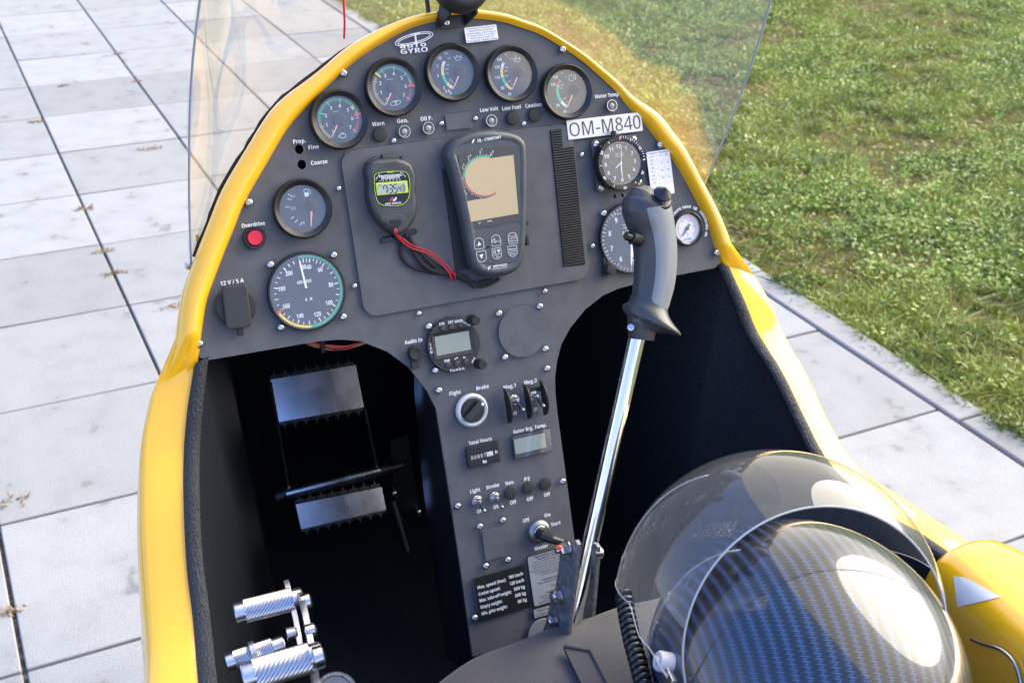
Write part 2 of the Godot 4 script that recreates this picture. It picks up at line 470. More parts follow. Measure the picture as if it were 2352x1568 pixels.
# ---------------------------------------------------------------- fuselage
const ARCH := [[-311, -9], [-297, 36], [-283, 64], [-258, 106], [-241, 134], [-213, 169], [-185, 202], [-154, 227], [-117, 254], [-89, 270], [-57, 284], [-25, 293], [20, 295], [60, 289], [83, 281], [107, 271], [133, 254], [153, 239], [171, 222], [191, 202], [206, 182], [226, 158], [243, 133], [253, 121], [272, 85], [289, 46], [298, 16], [304, -9]]
# side rim: z, inner x, inner y, outer x, outer y
const RIM := [[0.0, 0.312, 1.098, 0.352, 1.078], [0.02, 0.327, 1.058, 0.367, 1.046], [0.04, 0.338, 1.021, 0.377, 1.012], [0.08, 0.349, 0.987, 0.388, 0.974], [0.12, 0.358, 0.946, 0.396, 0.932], [0.16, 0.363, 0.914, 0.403, 0.903], [0.20, 0.369, 0.899, 0.411, 0.892], [0.27, 0.379, 0.893, 0.427, 0.887], [0.34, 0.393, 0.893, 0.435, 0.887], [0.55, 0.40, 0.893, 0.443, 0.887], [1.3, 0.38, 0.893, 0.42, 0.887]]
var arch: Array = []
func table(x: float, t: Array) -> float:
	if x <= t[0][0]: return t[0][1]
	for i in t.size() - 1:
		if x <= t[i + 1][0]: return lerpf(t[i][1], t[i + 1][1], smoothstep(0, 1, (x - t[i][0]) / (t[i + 1][0] - t[i][0])))
	return t[-1][1]
func arch_at(i: int) -> Dictionary:           # arch point, its outward direction and the width of the coaming there
	var p: Vector2 = arch[i]
	var d: Vector2 = (arch[mini(i + 1, arch.size() - 1)] - arch[maxi(i - 1, 0)]).normalized()
	var n := Vector2(-d.y, d.x)
	var w := table(rad_to_deg(atan2(p.x, p.y + 5.0)), [[-95, 22], [-61, 23], [-42, 22], [-25, 14], [0, 7], [28, 5], [43, 7], [57, 20], [73, 16], [95, 20]])
	return {"p": p, "n": n, "w": w}
func base_h(p: Vector2) -> float:            # how far behind the panel face the windscreen stands, millimetres
	return lerpf(21.0, 52.0, smoothstep(60.0, 190.0, p.y))
func base_o(a: Dictionary) -> float:         # and how far outside the panel's edge
	var lean := clampf(-a.p.x / 220.0, 0.0, 1.0)
	return a.w - 2.0 + (1.0 - lean) * 3.0 - lean * 9.0 * (base_h(a.p) - 21.0) / 31.0
func from_panel(p: Vector2, h: float) -> Vector3:
	return panel_x * (Vector3(p.x, p.y, h) * 0.001)
func hit(g: Geo, x: float, y: float) -> Vector3:      # where the sight line of a measured point meets a surface
	var d := ray(x, y); var best := INF
	for i in range(0, g.v.size(), 3):
		var q = Geometry3D.ray_intersects_triangle(EYE, d, g.v[i], g.v[i + 1], g.v[i + 2])
		if q != null: best = minf(best, (q - EYE).length())
	return EYE + d * best if best < INF else Vector3.ZERO

func build_fuselage() -> void:
	arch = smooth(ARCH.map(func(q): return Vector2(q[0], q[1])), 4)
	var body := thing("gyroplane_fuselage", "glossy yellow open cockpit shell of a gyroplane with black lined tub", "aircraft")
	var paint := mat("yellow paint", Color(0.975, 0.735, 0.12), 0.22); paint.clearcoat_enabled = true; paint.clearcoat = 0.8; paint.clearcoat_roughness = 0.04
	paint.albedo_texture = noise_tex(noise(0.004, 3, 12), [[0.2, Color(0.97, 0.965, 0.95)], [0.8, Color.WHITE]], 256); planar(paint, 1.3)
	# coaming round the panel and the rims of the tub: one continuous strip, walked from the left rear over the arch to the right rear
	var rows := []
	var rim := smooth(RIM.map(func(q): return [Vector3(q[1], q[2], q[0]), Vector3(q[3], q[4], q[0])]).map(func(q): return q[0]), 4)
	var rim_o := smooth(RIM.map(func(q): return Vector3(q[3], q[4], q[0])), 4)
	for i in range(rim.size() - 1, -1, -1): rows.append(rim_row(rim[i], rim_o[i], -1.0))
	for i in arch.size():
		var a := arch_at(i)
		if a.p.y < -2: continue
		var k: float = a.w; var c: Vector2 = a.p; var n: Vector2 = a.n
		var row := PackedVector3Array()
		for q in [[-3, -6], [-1.0, 1.5], [0.06 * k, 4.5], [0.22 * k, 7.5], [0.45 * k, 8.5], [0.7 * k, 6.5], [0.9 * k, 2.0], [k, -4.0], [k - 0.5, -12.0]]: row.append(from_panel(c + n * q[0], q[1] * clampf(k / 17.0, 0.35, 1.0)))
		var back := from_panel(c + n * base_o(a), -base_h(c))
		row.append(Vector3(back.x * 0.985, back.y - 0.012, back.z - 0.01))
		var side := absf(back.x) / 0.33
		for q in [[0.88, 0.15, -0.12, 1.09], [0.80, 0.35, -0.20, 1.075], [0.70, 0.75, -0.45, 1.02], [0.52, 0.95, -0.72, 0.915], [0.0, 1.0, -0.84, 0.86]]:
			row.append(Vector3(back.x * q[0], lerpf(back.y, q[3] + 0.10 * (1.0 - side) * (1.0 if q[0] > 0.0 else 0.0), q[1]), minf(q[2], back.z - 0.03)))
		rows.append(row)
	for i in rim.size(): rows.append(rim_row(rim[i], rim_o[i], 1.0))
	var g := Geo.new(); g.crease = 45.0
	var lip := []
	for r in rows: lip.append(r.slice(0, 9))
	g.loft(lip, false)
	var n_rim := rim.size()
	for span in [[0, n_rim], [n_rim, rows.size() - n_rim], [rows.size() - n_rim, rows.size()]]:
		var skirt := []
		for i in range(span[0], span[1]): skirt.append(rows[i].slice(8, 15))
		g.loft(skirt, false)
	put(g, "shell", paint, body)
	# tub: black lining
	var black := mat("black lining", Color.WHITE, 0.5); black.albedo_texture = noise_tex(noise(0.08, 4, 77), [[0.2, srgb(0.014, 0.017, 0.022)], [0.7, srgb(0.023, 0.027, 0.034)], [0.95, srgb(0.04, 0.045, 0.054)]], 512)
	black.normal_enabled = true; black.normal_texture = noise_tex(noise(0.12, 3, 31), [], 512, 4.0); black.normal_scale = 0.4; planar(black, 6.0); black.metallic_specular = 0.2
	var nose := Geo.new(); nose.crease = 50.0; rows = []
	for q in [[0.0, 0.326, 1.113], [-0.12, 0.292, 1.108], [-0.2, 0.267, 1.101], [-0.45, 0.233, 1.045], [-0.72, 0.173, 0.928], [-0.84, 0.004, 0.862]]: rows.append(tub_row(q[1], q[2], q[0], 0.02, true))
	nose.loft(rows, false); put(nose, "nose_shell", paint, body)
	var t := Geo.new(); t.crease = 50.0
	rows = []
	for q in [[-0.74, 0.10, 0.86], [-0.70, 0.15, 0.90], [-0.45, 0.215, 1.0], [-0.2, 0.255, 1.06], [-0.03, 0.298, 1.085]]: rows.append(tub_row(q[1], q[2], q[0]))
	for p in rim: rows.append(tub_row(p.x - 0.004, p.y - 0.003, p.z))
	t.loft(rows, false)
	t.fan(rows[0], false); t.fan(rows[-1])
	put(t, "cockpit_lining", black, body)
	# woven edging on the inner edge of the rims
	var edge := mat("woven edging", Color.WHITE, 0.7); edge.albedo_texture = noise_tex(noise(0.16, 2, 9, FastNoiseLite.TYPE_CELLULAR), [[0.2, srgb(0.008, 0.009, 0.012)], [0.55, srgb(0.026, 0.029, 0.036)], [1.0, srgb(0.06, 0.066, 0.08)]], 256)
	edge.normal_enabled = true; edge.normal_texture = noise_tex(noise(0.16, 2, 9, FastNoiseLite.TYPE_CELLULAR), [], 256, 6.0); planar(edge, 12.0)
	for sgn in [-1.0, 1.0]:
		var e := Geo.new(); var rings := []
		for i in rim.size():
			var p: Vector3 = rim[i]; var o: Vector3 = rim_o[i]
			var x := Vector3(sgn * (o.x - p.x), o.y - p.y, 0).normalized(); var d: Vector3 = (rim[mini(i + 1, rim.size() - 1)] - rim[maxi(i - 1, 0)]); d.x *= sgn
			var up := x.cross(d).normalized(); if up.y < 0: up = -up
			var c := Vector3(sgn * p.x, p.y, p.z) - x * 0.0055 + up * 0.0015
			var ring := PackedVector3Array()
			for j in 10: ring.append(c + x * cos(TAU * j / 10.0) * 0.0085 + up * sin(TAU * j / 10.0) * 0.0055 * (1.0 + 0.05 * sin(i * 3.0)))
			rings.append(ring)
		e.loft(rings, true, true, true)
		put(e, "edge_trim", edge, body)
	# foam strip between the coaming and the windscreen
	var f := Geo.new(); var path := []; var rad := []
	for i in arch.size():
		var a := arch_at(i)
		if a.p.y < 66: continue
		var near := smoothstep(-60.0, -130.0, a.p.x); path.append(from_panel(a.p + a.n * lerpf(base_o(a) + 0.6, a.w + 0.2, near), lerpf(-base_h(a.p) + 3.0, -11.0, near))); rad.append(0.0015 + 0.0014 * rng.randf())
	f.tube(path, rad, 7)
	put(f, "foam_strip", mat("black foam", srgb(0.012, 0.013, 0.012), 0.95), body)
	# the shoulder of the rear seat's fairing with its placard and wire
	var s := Geo.new(); rows = []
	for q in [[0.342, -0.030, 0.0], [0.346, -0.008, 0.0], [0.358, 0.006, 0.004], [0.40, 0.016, 0.006], [0.47, 0.028, 0.008], [0.58, 0.05, 0.010], [0.75, 0.09, 0.012], [1.1, 0.15, 0.012]]:
		var sec := [Vector2(0.372, 0.70), Vector2(0.372, 0.80), Vector2(0.368, 0.868), Vector2(0.374, 0.892), Vector2(0.388, 0.904), Vector2(0.41, 0.909), Vector2(0.432, 0.906), Vector2(0.449, 0.895), Vector2(0.458, 0.87), Vector2(0.466, 0.80), Vector2(0.45, 0.6)]
		var row := PackedVector3Array()
		for p in smooth(sec, 3): row.append(Vector3(p.x + (q[2] if p.x > 0.41 else -q[2] - (q[0] - 0.34) * 0.22), p.y + q[1] * smoothstep(0.75, 0.87, p.y), q[0]))
		rows.append(row)
	var fair := smooth_rows(rows, 3)
	s.crease = 60.0; s.loft(fair, false)
	put(s, "shoulder_fairing", paint, body)
	var pl := Geo.new(); pl.crease = 60.0; var net := []
	for i in 9:
		var r := PackedVector3Array()
		for j in 9:
			var q := Vector2(2190, 1322).lerp(Vector2(2218, 1326), i / 8.0).lerp(Vector2(2200, 1394).lerp(Vector2(2300, 1370), i / 8.0), j / 8.0)
			var p := hit(s, q.x, q.y)
			r.append(p + (EYE - p).normalized() * 0.0012)
		net.append(r)
	pl.loft(net, false); put(pl, "placard", mat("white sticker", srgb(0.72, 0.73, 0.75), 0.35), body)
	var wire := []
	for q in [[2232, 1468], [2262, 1480], [2300, 1492], [2330, 1520], [2345, 1568], [2350, 1620]]:
		var p := hit(s, q[0], q[1])
		if p != Vector3.ZERO: wire.append(p + (EYE - p).normalized() * 0.006)
	if wire.size() > 2:
		var wg := Geo.new(); wg.tube(smooth(wire, 3), 0.0018, 8)
		put(wg, "wire_clip", mat("bare steel", Color(0.75, 0.75, 0.76), 0.25, 1.0), body)
	else: print("wire missed")
	build_windscreen()

func smooth_rows(rows: Array, n: int) -> Array:
	var out := []
	for i in rows.size() - 1:
		for k in n:
			var r := PackedVector3Array()
			for j in rows[0].size():
				var p0: Vector3 = rows[maxi(i - 1, 0)][j]; var p3: Vector3 = rows[mini(i + 2, rows.size() - 1)][j]
				r.append(rows[i][j].cubic_interpolate(rows[i + 1][j], p0, p3, float(k) / n))
			out.append(r)
	out.append(rows[-1]); return out
func rim_row(i: Vector3, o: Vector3, s: float) -> PackedVector3Array:
	var r := PackedVector3Array()
	var w := o - i
	for q in [i + Vector3(0.0005, -0.008, 0), i + Vector3(0.0, 0, 0), i + w * 0.1 + Vector3(0, 0.002, 0), i + w * 0.25 + Vector3(0, 0.003, 0), i + w * 0.5 + Vector3(0, 0.0038, 0), i + w * 0.8 + Vector3(0, 0.0042, 0), i + w + Vector3(0.001, 0.0032, 0), o + Vector3(0.005, 0.0, 0), o + Vector3(0.009, -0.008, 0), o + Vector3(0.013, -0.025, 0), o + Vector3(0.02, -0.10, 0), o + Vector3(0.02, -0.22, 0), Vector3(o.x - 0.01, 0.60, i.z), Vector3(o.x - 0.1, 0.42, i.z), Vector3(0, 0.36, i.z)]:
		r.append(Vector3(q.x * s, q.y, q.z))
	return r
func tub_row(x: float, y: float, z: float, lower := 0.0, open := false) -> PackedVector3Array:
	var half := [Vector2(x, y), Vector2(x - 0.003, y - 0.06), Vector2(x - 0.012, y - 0.16), Vector2(x - 0.03, 0.66 - lower), Vector2(x * 0.83, 0.56 - lower), Vector2(x * 0.6, 0.52 - lower), Vector2(0, 0.515 - lower)]
	var r := PackedVector3Array()
	if z < -0.01 and not open: r.append(Vector3(0, y + 0.08, z))
	else: r.append(Vector3(-x, y, z))
	for p in half: r.append(Vector3(-p.x, p.y, z))
	for i in range(half.size() - 2, -1, -1): r.append(Vector3(half[i].x, half[i].y, z))
	if z < -0.01 and not open: r.append(Vector3(0, y + 0.08, z))
	else: r.append(Vector3(x, y, z))
	return r

func build_windscreen() -> void:
	var w := thing("windscreen", "clear curved acrylic windscreen standing up from the yellow cockpit coaming", "windscreen")
	var rise := smooth([Vector3(0, 0, 0), Vector3(-0.002, 0.113, 0.05), Vector3(-0.010, 0.238, 0.10), Vector3(-0.033, 0.37, 0.147), Vector3(-0.066, 0.50, 0.19)], 5)
	var rows := []
	var ids := []
	for i in arch.size():
		if arch_at(i).p.y >= 64: ids.append(i)
	for n in ids.size():
		var a := arch_at(ids[n])
		var b := from_panel(a.p + a.n * (base_o(a) - 0.5), -base_h(a.p) + 2.0)
		var row := PackedVector3Array()
		var side := clampf(b.x / 0.28, -1.0, 1.0)
		for k in rise.size():
			var e: Vector3 = rise[k]
			var f := float(k) / (rise.size() - 1)
			row.append(b + Vector3(e.x * side + side * 0.002 * sin(PI * f), e.y * lerpf(1.0, 0.8, 1.0 - absf(side)), e.z * lerpf(1.0, 0.35, 1.0 - absf(side)) - 0.02 * sin(PI * f) * (1.0 - absf(side))))
		rows.append(row)
	var g := Geo.new(); g.crease = 70.0
	var outer := []
	for i in rows.size():
		var r := PackedVector3Array()
		for k in rows[i].size():
			var du: Vector3 = rows[mini(i + 1, rows.size() - 1)][k] - rows[maxi(i - 1, 0)][k]; var dv: Vector3 = rows[i][mini(k + 1, rows[i].size() - 1)] - rows[i][maxi(k - 1, 0)]
			var nrm := du.cross(dv).normalized(); if nrm.dot(Vector3(rows[i][k].x, 0.3, -0.4)) < 0: nrm = -nrm
			r.append(rows[i][k] + nrm * 0.003)
		outer.append(r)
	g.loft(rows, false); g.loft(outer, false)
	put(g, "pane", glass("acrylic", Color(0.92, 0.94, 0.97), 0.05), w)
	for r in [rows[0], rows[-1]]:
		var e := Geo.new(); e.tube(Array(r), 0.0012, 6)
		put(e, "pane_edge", mat("acrylic edge", srgb(0.28, 0.33, 0.42), 0.2), w)
		var bolt := Geo.new(); var s := 1.0 if r[0].x > 0 else -1.0
		bolt.xf = Transform3D(Basis(Vector3.UP, s * PI * 0.5), r[0] + Vector3(s * 0.001, 0.004, 0.0))
		bolt.lathe([Vector2(0.0045, -0.004), Vector2(0.0045, 0.003), Vector2(0.003, 0.0045), Vector2(0.0, 0.0045)], 14)
		put(bolt, "bolt", mat("bolt steel", Color(0.7, 0.71, 0.73), 0.3, 1.0), w)
	# red yaw string
	var a0 := on_z(790, 88, -0.098); var a1 := on_z(790, -40, -0.075)
	var sg := Geo.new(); sg.tube(smooth([a0, a0.lerp(a1, 0.3) + Vector3(0.0005, 0, 0), a0.lerp(a1, 0.7) - Vector3(0.0005, 0, 0), a1], 3), 0.0011, 6)
	tag(put(sg, "yaw_string", mat("red yarn", srgb(0.62, 0.03, 0.04), 0.9)), "thin red yarn hanging on the outside of the windscreen", "string")

# ---------------------------------------------------------------- instrument panel
var panel: Node3D
var ink: StandardMaterial3D
var m_black: StandardMaterial3D
var m_rubber: StandardMaterial3D
var m_gloss: StandardMaterial3D
var m_steel: StandardMaterial3D
var m_chrome: StandardMaterial3D
var screw_mesh := {}

func fit_text(g: Geo, s: String, c: Vector2, width: float, cap: float, z: float, font: Font, turn := 0.0) -> void:   # lettering made to a given width
	var t := TextMesh.new(); t.font = font; t.font_size = 64; t.pixel_size = 1.0; t.depth = 0.0; t.text = s
	var w := t.get_aabb().size.x * cap / 45.7
	g.text(s, c, cap, z, font, turn, width / maxf(w, 0.001))
func legend(s: String, a: Vector2, b: Vector2, cap := 4.1) -> void:       # white print on the panel between two measured ends
	var p := on_panel(a.x, a.y); var q := on_panel(b.x, b.y)
	var g := mm(); fit_text(g, s, (p + q) * 0.5, (q - p).length() * 1.03, cap, 0.25, bold, 0.0)
	put(g, "lettering", ink, panel)
func plate_at(quad: Array, h := 0.0) -> Dictionary:                       # a rectangle on the panel from its four measured corners (clockwise from top left)
	var p := []
	for q in quad: p.append(on_panel(q[0], q[1], h))
	var c: Vector2 = (p[0] + p[1] + p[2] + p[3]) * 0.25
	var x: Vector2 = (p[1] - p[0] + p[2] - p[3]) * 0.5; var y: Vector2 = (p[0] - p[3] + p[1] - p[2]) * 0.5
	return {"c": c, "w": x.length(), "h": y.length(), "turn": rad_to_deg((x.angle() + (y.angle() - PI * 0.5)) * 0.5)}
func screw(x: float, y: float, big := true, parent: Node3D = null, mm_at := Vector2.INF) -> void:
	if not screw_mesh.has(big):
		var g := mm(); var r := 4.1 if big else 3.0
		g.lathe([Vector2(r, -0.5), Vector2(r, 0.3), Vector2(r * 0.93, r * 0.28), Vector2(r * 0.75, r * 0.48), Vector2(r * 0.5, r * 0.6), Vector2(r * 0.42, r * 0.6)], 18)
		g.lathe([Vector2(r * 0.42, r * 0.6), Vector2(r * 0.40, r * 0.15), Vector2(0.0, r * 0.1)], 6)
		screw_mesh[big] = g.mesh()
	var o := MeshInstance3D.new(); o.name = "screw"; o.mesh = screw_mesh[big]; o.material_override = m_steel
	(parent if parent else panel).add_child(o, true)
	var p := on_panel(x, y, 1.5) if mm_at == Vector2.INF else mm_at
	var l := Transform3D(Basis(Vector3.BACK, rng.randf() * TAU), Vector3(p.x, p.y, 0) * 0.001)
	o.transform = l if parent == null or parent == panel else parent.transform.affine_inverse() * panel_x * l

func build_panel() -> void:
	ink = mat("white print", srgb(0.74, 0.75, 0.77), 0.6)
	m_black = mat("black plastic", srgb(0.012, 0.012, 0.014), 0.42)
	m_rubber = mat("black rubber", srgb(0.015, 0.016, 0.019), 0.7)
	m_gloss = mat("gloss black", srgb(0.008, 0.008, 0.010), 0.14)
	m_steel = mat("stainless steel", Color(0.78, 0.77, 0.76), 0.24, 1.0)
	m_chrome = mat("chrome", Color(0.86, 0.86, 0.87), 0.05, 1.0)
	panel = thing("instrument_panel", "dark grey arched instrument panel plate running down into a narrow pedestal", "panel", panel_x)
	var coat := mat("grey powder coat", Color.WHITE, 0.5)
	coat.albedo_texture = noise_tex(noise(0.23, 2, 4), [[0.2, srgb(0.074, 0.075, 0.084)], [0.5, srgb(0.102, 0.104, 0.115)], [0.72, srgb(0.124, 0.126, 0.138)], [0.9, srgb(0.22, 0.22, 0.235)]], 512)
	coat.normal_enabled = true; coat.normal_texture = noise_tex(noise(0.23, 2, 4), [], 512, 3.0); coat.normal_scale = 0.5; planar(coat, 9.0)
	coat.detail_enabled = true; coat.detail_blend_mode = BaseMaterial3D.BLEND_MODE_MUL; coat.detail_albedo = noise_tex(noise(0.006, 5, 404), [[0.15, Color(0.93, 0.93, 0.93)], [0.5, Color(0.98, 0.98, 0.98)], [0.8, Color(1, 1, 1)]], 512)
	coat.metallic_specular = 0.35
	# plate with pockets for its cover plates
	var out := PackedVector2Array()
	for i in arch.size(): out.append(arch[i] * 0.001)
	for q in [[302, -14], [294, -18], [239, -18.5], [195, -19], [165, -21.5], [144, -26], [120, -38], [98, -56], [85, -72], [77, -90], [72, -108], [70, -128], [69.5, -150], [70, -230], [71, -400], [-71, -400], [-70.5, -293], [-71, -193], [-72, -115], [-79, -94], [-96, -64], [-117, -43], [-144, -27], [-165, -21.5], [-185, -19.5], [-203, -19], [-301, -18], [-309, -14]]: out.append(Vector2(q[0], q[1]) * 0.001)
	var csg := CSGPolygon3D.new(); csg.name = "plate"; csg.polygon = out; csg.depth = 0.004; csg.material = coat
	panel.add_child(csg); csg.position = Vector3(0, 0, 0)
	var lt := on_panel(803, 342); var rt := on_panel(1286, 286); var lb := on_panel(875, 725); var rb := on_panel(1332, 643)
	var left := (on_panel(784.5, 389).x + on_panel(831, 691).x) * 0.5; var right := (on_panel(1324.5, 321).x + on_panel(1349, 616).x) * 0.5
	var top := (lt.y + rt.y) * 0.5; var low := (lb.y + rb.y) * 0.5
	var covers := [[Vector2((left + right) * 0.5, (top + low) * 0.5), Vector2(right - left, top - low), 16.0, 0.0]]
	var r1 := plate_at([[1021, 261], [1084, 253], [1088, 293], [1026, 301]]); covers.append([r1.c, Vector2(r1.w, r1.h), 0.6, -0.9])
	var r2 := plate_at([[1105, 1219], [1153, 1206.5], [1163, 1278], [1116, 1290]]); covers.append([r2.c, Vector2(r2.w, r2.h), 0.6, -0.9])
	var b0 := on_panel(1201, 761)
	covers.append([b0, Vector2(58.6, 58.6), 29.2, -0.15])
	for c in covers:
		var hole := CSGPolygon3D.new(); hole.name = "pocket"; hole.operation = CSGShape3D.OPERATION_SUBTRACTION; hole.depth = 0.004
		var o := PackedVector2Array()
		for p in round_rect(c[1].x, c[1].y, c[2], 12): o.append((p + c[0]) * 0.001)
		hole.polygon = o; hole.position = Vector3(0, 0, 0.0022); csg.add_child(hole, true)
		var g := mm(); g.crease = 60.0
		var gap := 0.55
		g.prism(round_rect(c[1].x - gap * 2, c[1].y - gap * 2, maxf(c[2] - gap, 0.5), 12, c[0]), -3.6, 0.0 + c[3], 0.25)
		put(g, "cover_plate", coat, panel)
	for h in [[690, 342, 5.0], [696, 377, 5.0], [1418, 450, 2.6], [1436, 448, 2.6]]:
		var p := on_panel(h[0], h[1])
		var hole := CSGCylinder3D.new(); hole.name = "hole"; hole.operation = CSGShape3D.OPERATION_SUBTRACTION; hole.radius = h[2] * 0.001; hole.height = 0.02; hole.sides = 24
		csg.add_child(hole, true); hole.rotation.x = PI * 0.5; hole.position = Vector3(p.x, p.y, 0) * 0.001
	csg.position.z = -0.004
	for c in csg.get_children(): c.position.z += 0.0
	var back := PackedVector2Array()
	for i in arch.size():
		if arch[i].y > -5: back.append(arch[i] * 0.97)
	var bk := mm(); bk.prism(back, -34.0, -30.0); put(bk, "back_cover", m_rubber, panel)
	# thickness behind the pedestal: glossy black tunnel
	var tun := Geo.new(); tun.unit = 0.001; tun.crease = 50.0
	var rings := []
	for q in [[-60, 60, 70], [-100, 63, 84], [-180, 66, 92], [-240, 68, 92], [-300, 70, 90], [-430, 70, 90]]:
		var r := PackedVector3Array()
		for p in [Vector2(-q[1], -4.5), Vector2(-q[1] - 1, -25), Vector2(-q[1] - 3, -q[2] * 0.6), Vector2(-q[1] - 6, -q[2]), Vector2(-q[1] + 4, -q[2] - 16), Vector2(q[1] - 4, -q[2] - 16), Vector2(q[1] + 6, -q[2]), Vector2(q[1] + 3, -q[2] * 0.6), Vector2(q[1] + 1, -25), Vector2(q[1], -4.5)]: r.append(Vector3(p.x, q[0], p.y))
		rings.append(r)
	tun.loft(rings, false); put(tun, "pedestal_side", mat("satin black sheet", srgb(0.012, 0.012, 0.015), 0.25), panel)
	# screws
	for s in [[790, 168], [1294, 113], [573, 465], [1517, 332], [458, 790], [1648, 580], [622, 608], [767, 586], [789, 728], [646, 752], [1388, 490], [986, 750], [1001, 851], [1147, 720], [1241, 704], [1254, 802], [1161, 821], [1258, 847], [1009, 897], [1294, 1106], [1052, 1163], [1103, 1210], [1156, 1196], [1117, 1301], [1168, 1287], [1091, 1420]]: screw(s[0], s[1])
	for s in [[905, 323], [1204, 284], [779, 433], [815, 657], [1338, 355], [1363, 565], [963, 720], [1253, 669], [1015, 283], [1093, 272]]: screw(s[0], s[1], false)
	# blanking plugs
	var plug := mm(); plug.lathe([Vector2(7.7, -0.5), Vector2(7.7, 0.7), Vector2(7.2, 1.4), Vector2(5.5, 1.9), Vector2(0.0, 2.2)], 28)
	var pm := plug.mesh()
	for s in [[873, 309], [1179, 271], [1229, 264], [1174, 1132], [1214, 1121], [1253, 1112]]:
		var o := MeshInstance3D.new(); o.name = "blanking_plug"; o.mesh = pm; o.material_override = m_rubber; panel.add_child(o, true)
		var p := on_panel(s[0], s[1], 1.0); o.position = Vector3(p.x, p.y, 0) * 0.001; o.scale = Vector3.ONE * (1.0 if s[1] < 500 else 0.93)
	# printing
	for l in [["Warn", 855, 286, 882, 282], ["Gen.", 912, 279, 936, 275], ["Oil P.", 966, 274, 992, 270], ["Low Volt", 1103, 254, 1143, 248], ["Low Fuel", 1154, 250, 1195, 244], ["Caution", 1207, 244, 1243, 239], ["Water Temp", 1367, 222, 1420, 216], ["Prop.", 673, 326, 701, 322], ["Fine", 708, 339, 731, 336], ["Coarse", 714, 375, 751, 370], ["Overdrive", 555, 519, 607, 512], ["12 V / 5 A", 506, 651, 558, 644], ["Audio In", 930, 786, 969, 780], ["Flight", 1032, 904, 1057, 900], ["Brake", 1094, 891, 1122, 887], ["Mag.1", 1157, 889, 1184, 885], ["Mag.2", 1204, 878, 1232, 874], ["Rotor Brg. Temp.", 1180, 990, 1254, 977], ["Total Hours", 1077, 1017, 1129, 1008], ["Light", 1080, 1129, 1102, 1123], ["Strobe", 1117, 1119, 1146, 1113], ["Nav.", 1161, 1110, 1181, 1106], ["P2", 1204, 1101, 1216, 1098], ["Off", 1095, 1175, 1109, 1172], ["Off", 1133, 1165, 1147, 1162], ["Off", 1171, 1155, 1185, 1152], ["Off", 1210, 1147, 1224, 1144], ["Off", 1249, 1137, 1263, 1134], ["Off", 1201, 1196, 1215, 1193], ["On", 1251, 1184, 1264, 1181], ["Start", 1266, 1204, 1287, 1200], ["Master", 1228, 1259, 1258, 1253], ["Off", 1174, 951, 1187, 948], ["Off", 1222, 942, 1235, 939]]:
		legend(l[0], Vector2(l[1], l[2]), Vector2(l[3], l[4]))
	var pg := on_panel(1580.7, 524.5)
	var g := mm()
	g.arc_text("pressure", pg, 25.6, -40.0, 6.2, 3.9, 0.25, bold); g.arc_text("nose up", pg, 25.6, 13.0, 6.6, 3.9, 0.25, bold); g.arc_text("rotorbrake on", pg, 25.6, 82.0, 5.7, 3.9, 0.25, bold)
	put(g, "lettering", ink, panel)
	# maker's emblem
	g = mm()
	var e := on_panel(951, 89)
	for k in [[0.0, 21.5, 5.2], [0.0, 18.6, 3.5]]:
		var pts := []
		for i in 48: pts.append(e + Vector2(cos(TAU * i / 48.0) * k[1], sin(TAU * i / 48.0) * k[2]).rotated(deg_to_rad(9)))
		g.stroke(pts, 0.9, 0.25, true)
	fit_text(g, "auTo", on_panel(948.5, 103.5), 29, 4.6, 0.26, bold); fit_text(g, "GYRO", on_panel(951, 116), 30, 4.8, 0.26, bold)
	g.bar(e + Vector2(1.6, 4.5), e + Vector2(1.6, -4), 2.0, 0.27); g.bar(e + Vector2(-4, 4.6), e + Vector2(7, 5.4), 1.3, 0.27)
	put(g, "emblem", ink, panel)
	# strips of ribbed hook tape
	var tape := Node3D.new(); tape.name = "hook_tape"; panel.add_child(tape)
	var tp := func(x: float, y: float) -> Vector2: return on_panel((2150 + x / 1.568) / 1.7415, (400 + y / 1.568) / 1.7415)
	var t0: Vector2 = tp.call(77, 190); var t1: Vector2 = tp.call(147, 180); var t2: Vector2 = tp.call(157, 298); var t3: Vector2 = tp.call(225, 292); var t4: Vector2 = tp.call(298, 1030); var t5: Vector2 = tp.call(163, 1045)
	g = mm(); g.prism(PackedVector2Array([t0, t5, t4, t3, t2, t1]), 0.05, 1.0); put(g, "backing", mat("tape black", srgb(0.004, 0.004, 0.005), 0.9), tape)
	var ribs := 54
	for i in ribs:
		var f := (i + 0.5) / ribs
		var a := t0.lerp(t5, f) + Vector2(0.4, 0)
		var w := (t4.x - t5.x - 0.8) if f > (t0.y - t2.y) / (t0.y - t5.y) else (t1.x - t0.x - 0.8)
		if i == 0 or i == 12:
			pass
		g = mm(); g.box(Vector3(a.x + w * 0.5, a.y, 1.4), Vector3(w, 1.3, 1.2), 0.3)
		put(g, "rib", mat("rib black", srgb(0.028, 0.029, 0.033), 0.4), tape)
	var strip := Node3D.new(); strip.name = "hook_tape"; panel.add_child(strip, true)
	g = mm(); var s0 := on_panel(1052, 590); g.box(Vector3(s0.x + 3, s0.y + 40, 0.8), Vector3(16, 110, 1.4), 0.3); put(g, "backing", m_rubber, strip)
	placards()

func card(called: String, label: String, category: String, quad: Array, thick: float, radius: float, m: Material, face_name := "plate") -> Dictionary:
	var r := plate_at(quad)
	var n := thing(called, label, category, at_panel(r.c, r.turn))
	var g := mm(); g.crease = 60; g.prism(round_rect(r.w, r.h, radius, 4), 0.05, thick, minf(0.2, thick * 0.4)); put(g, face_name, m, n)
	r.node = n; return r

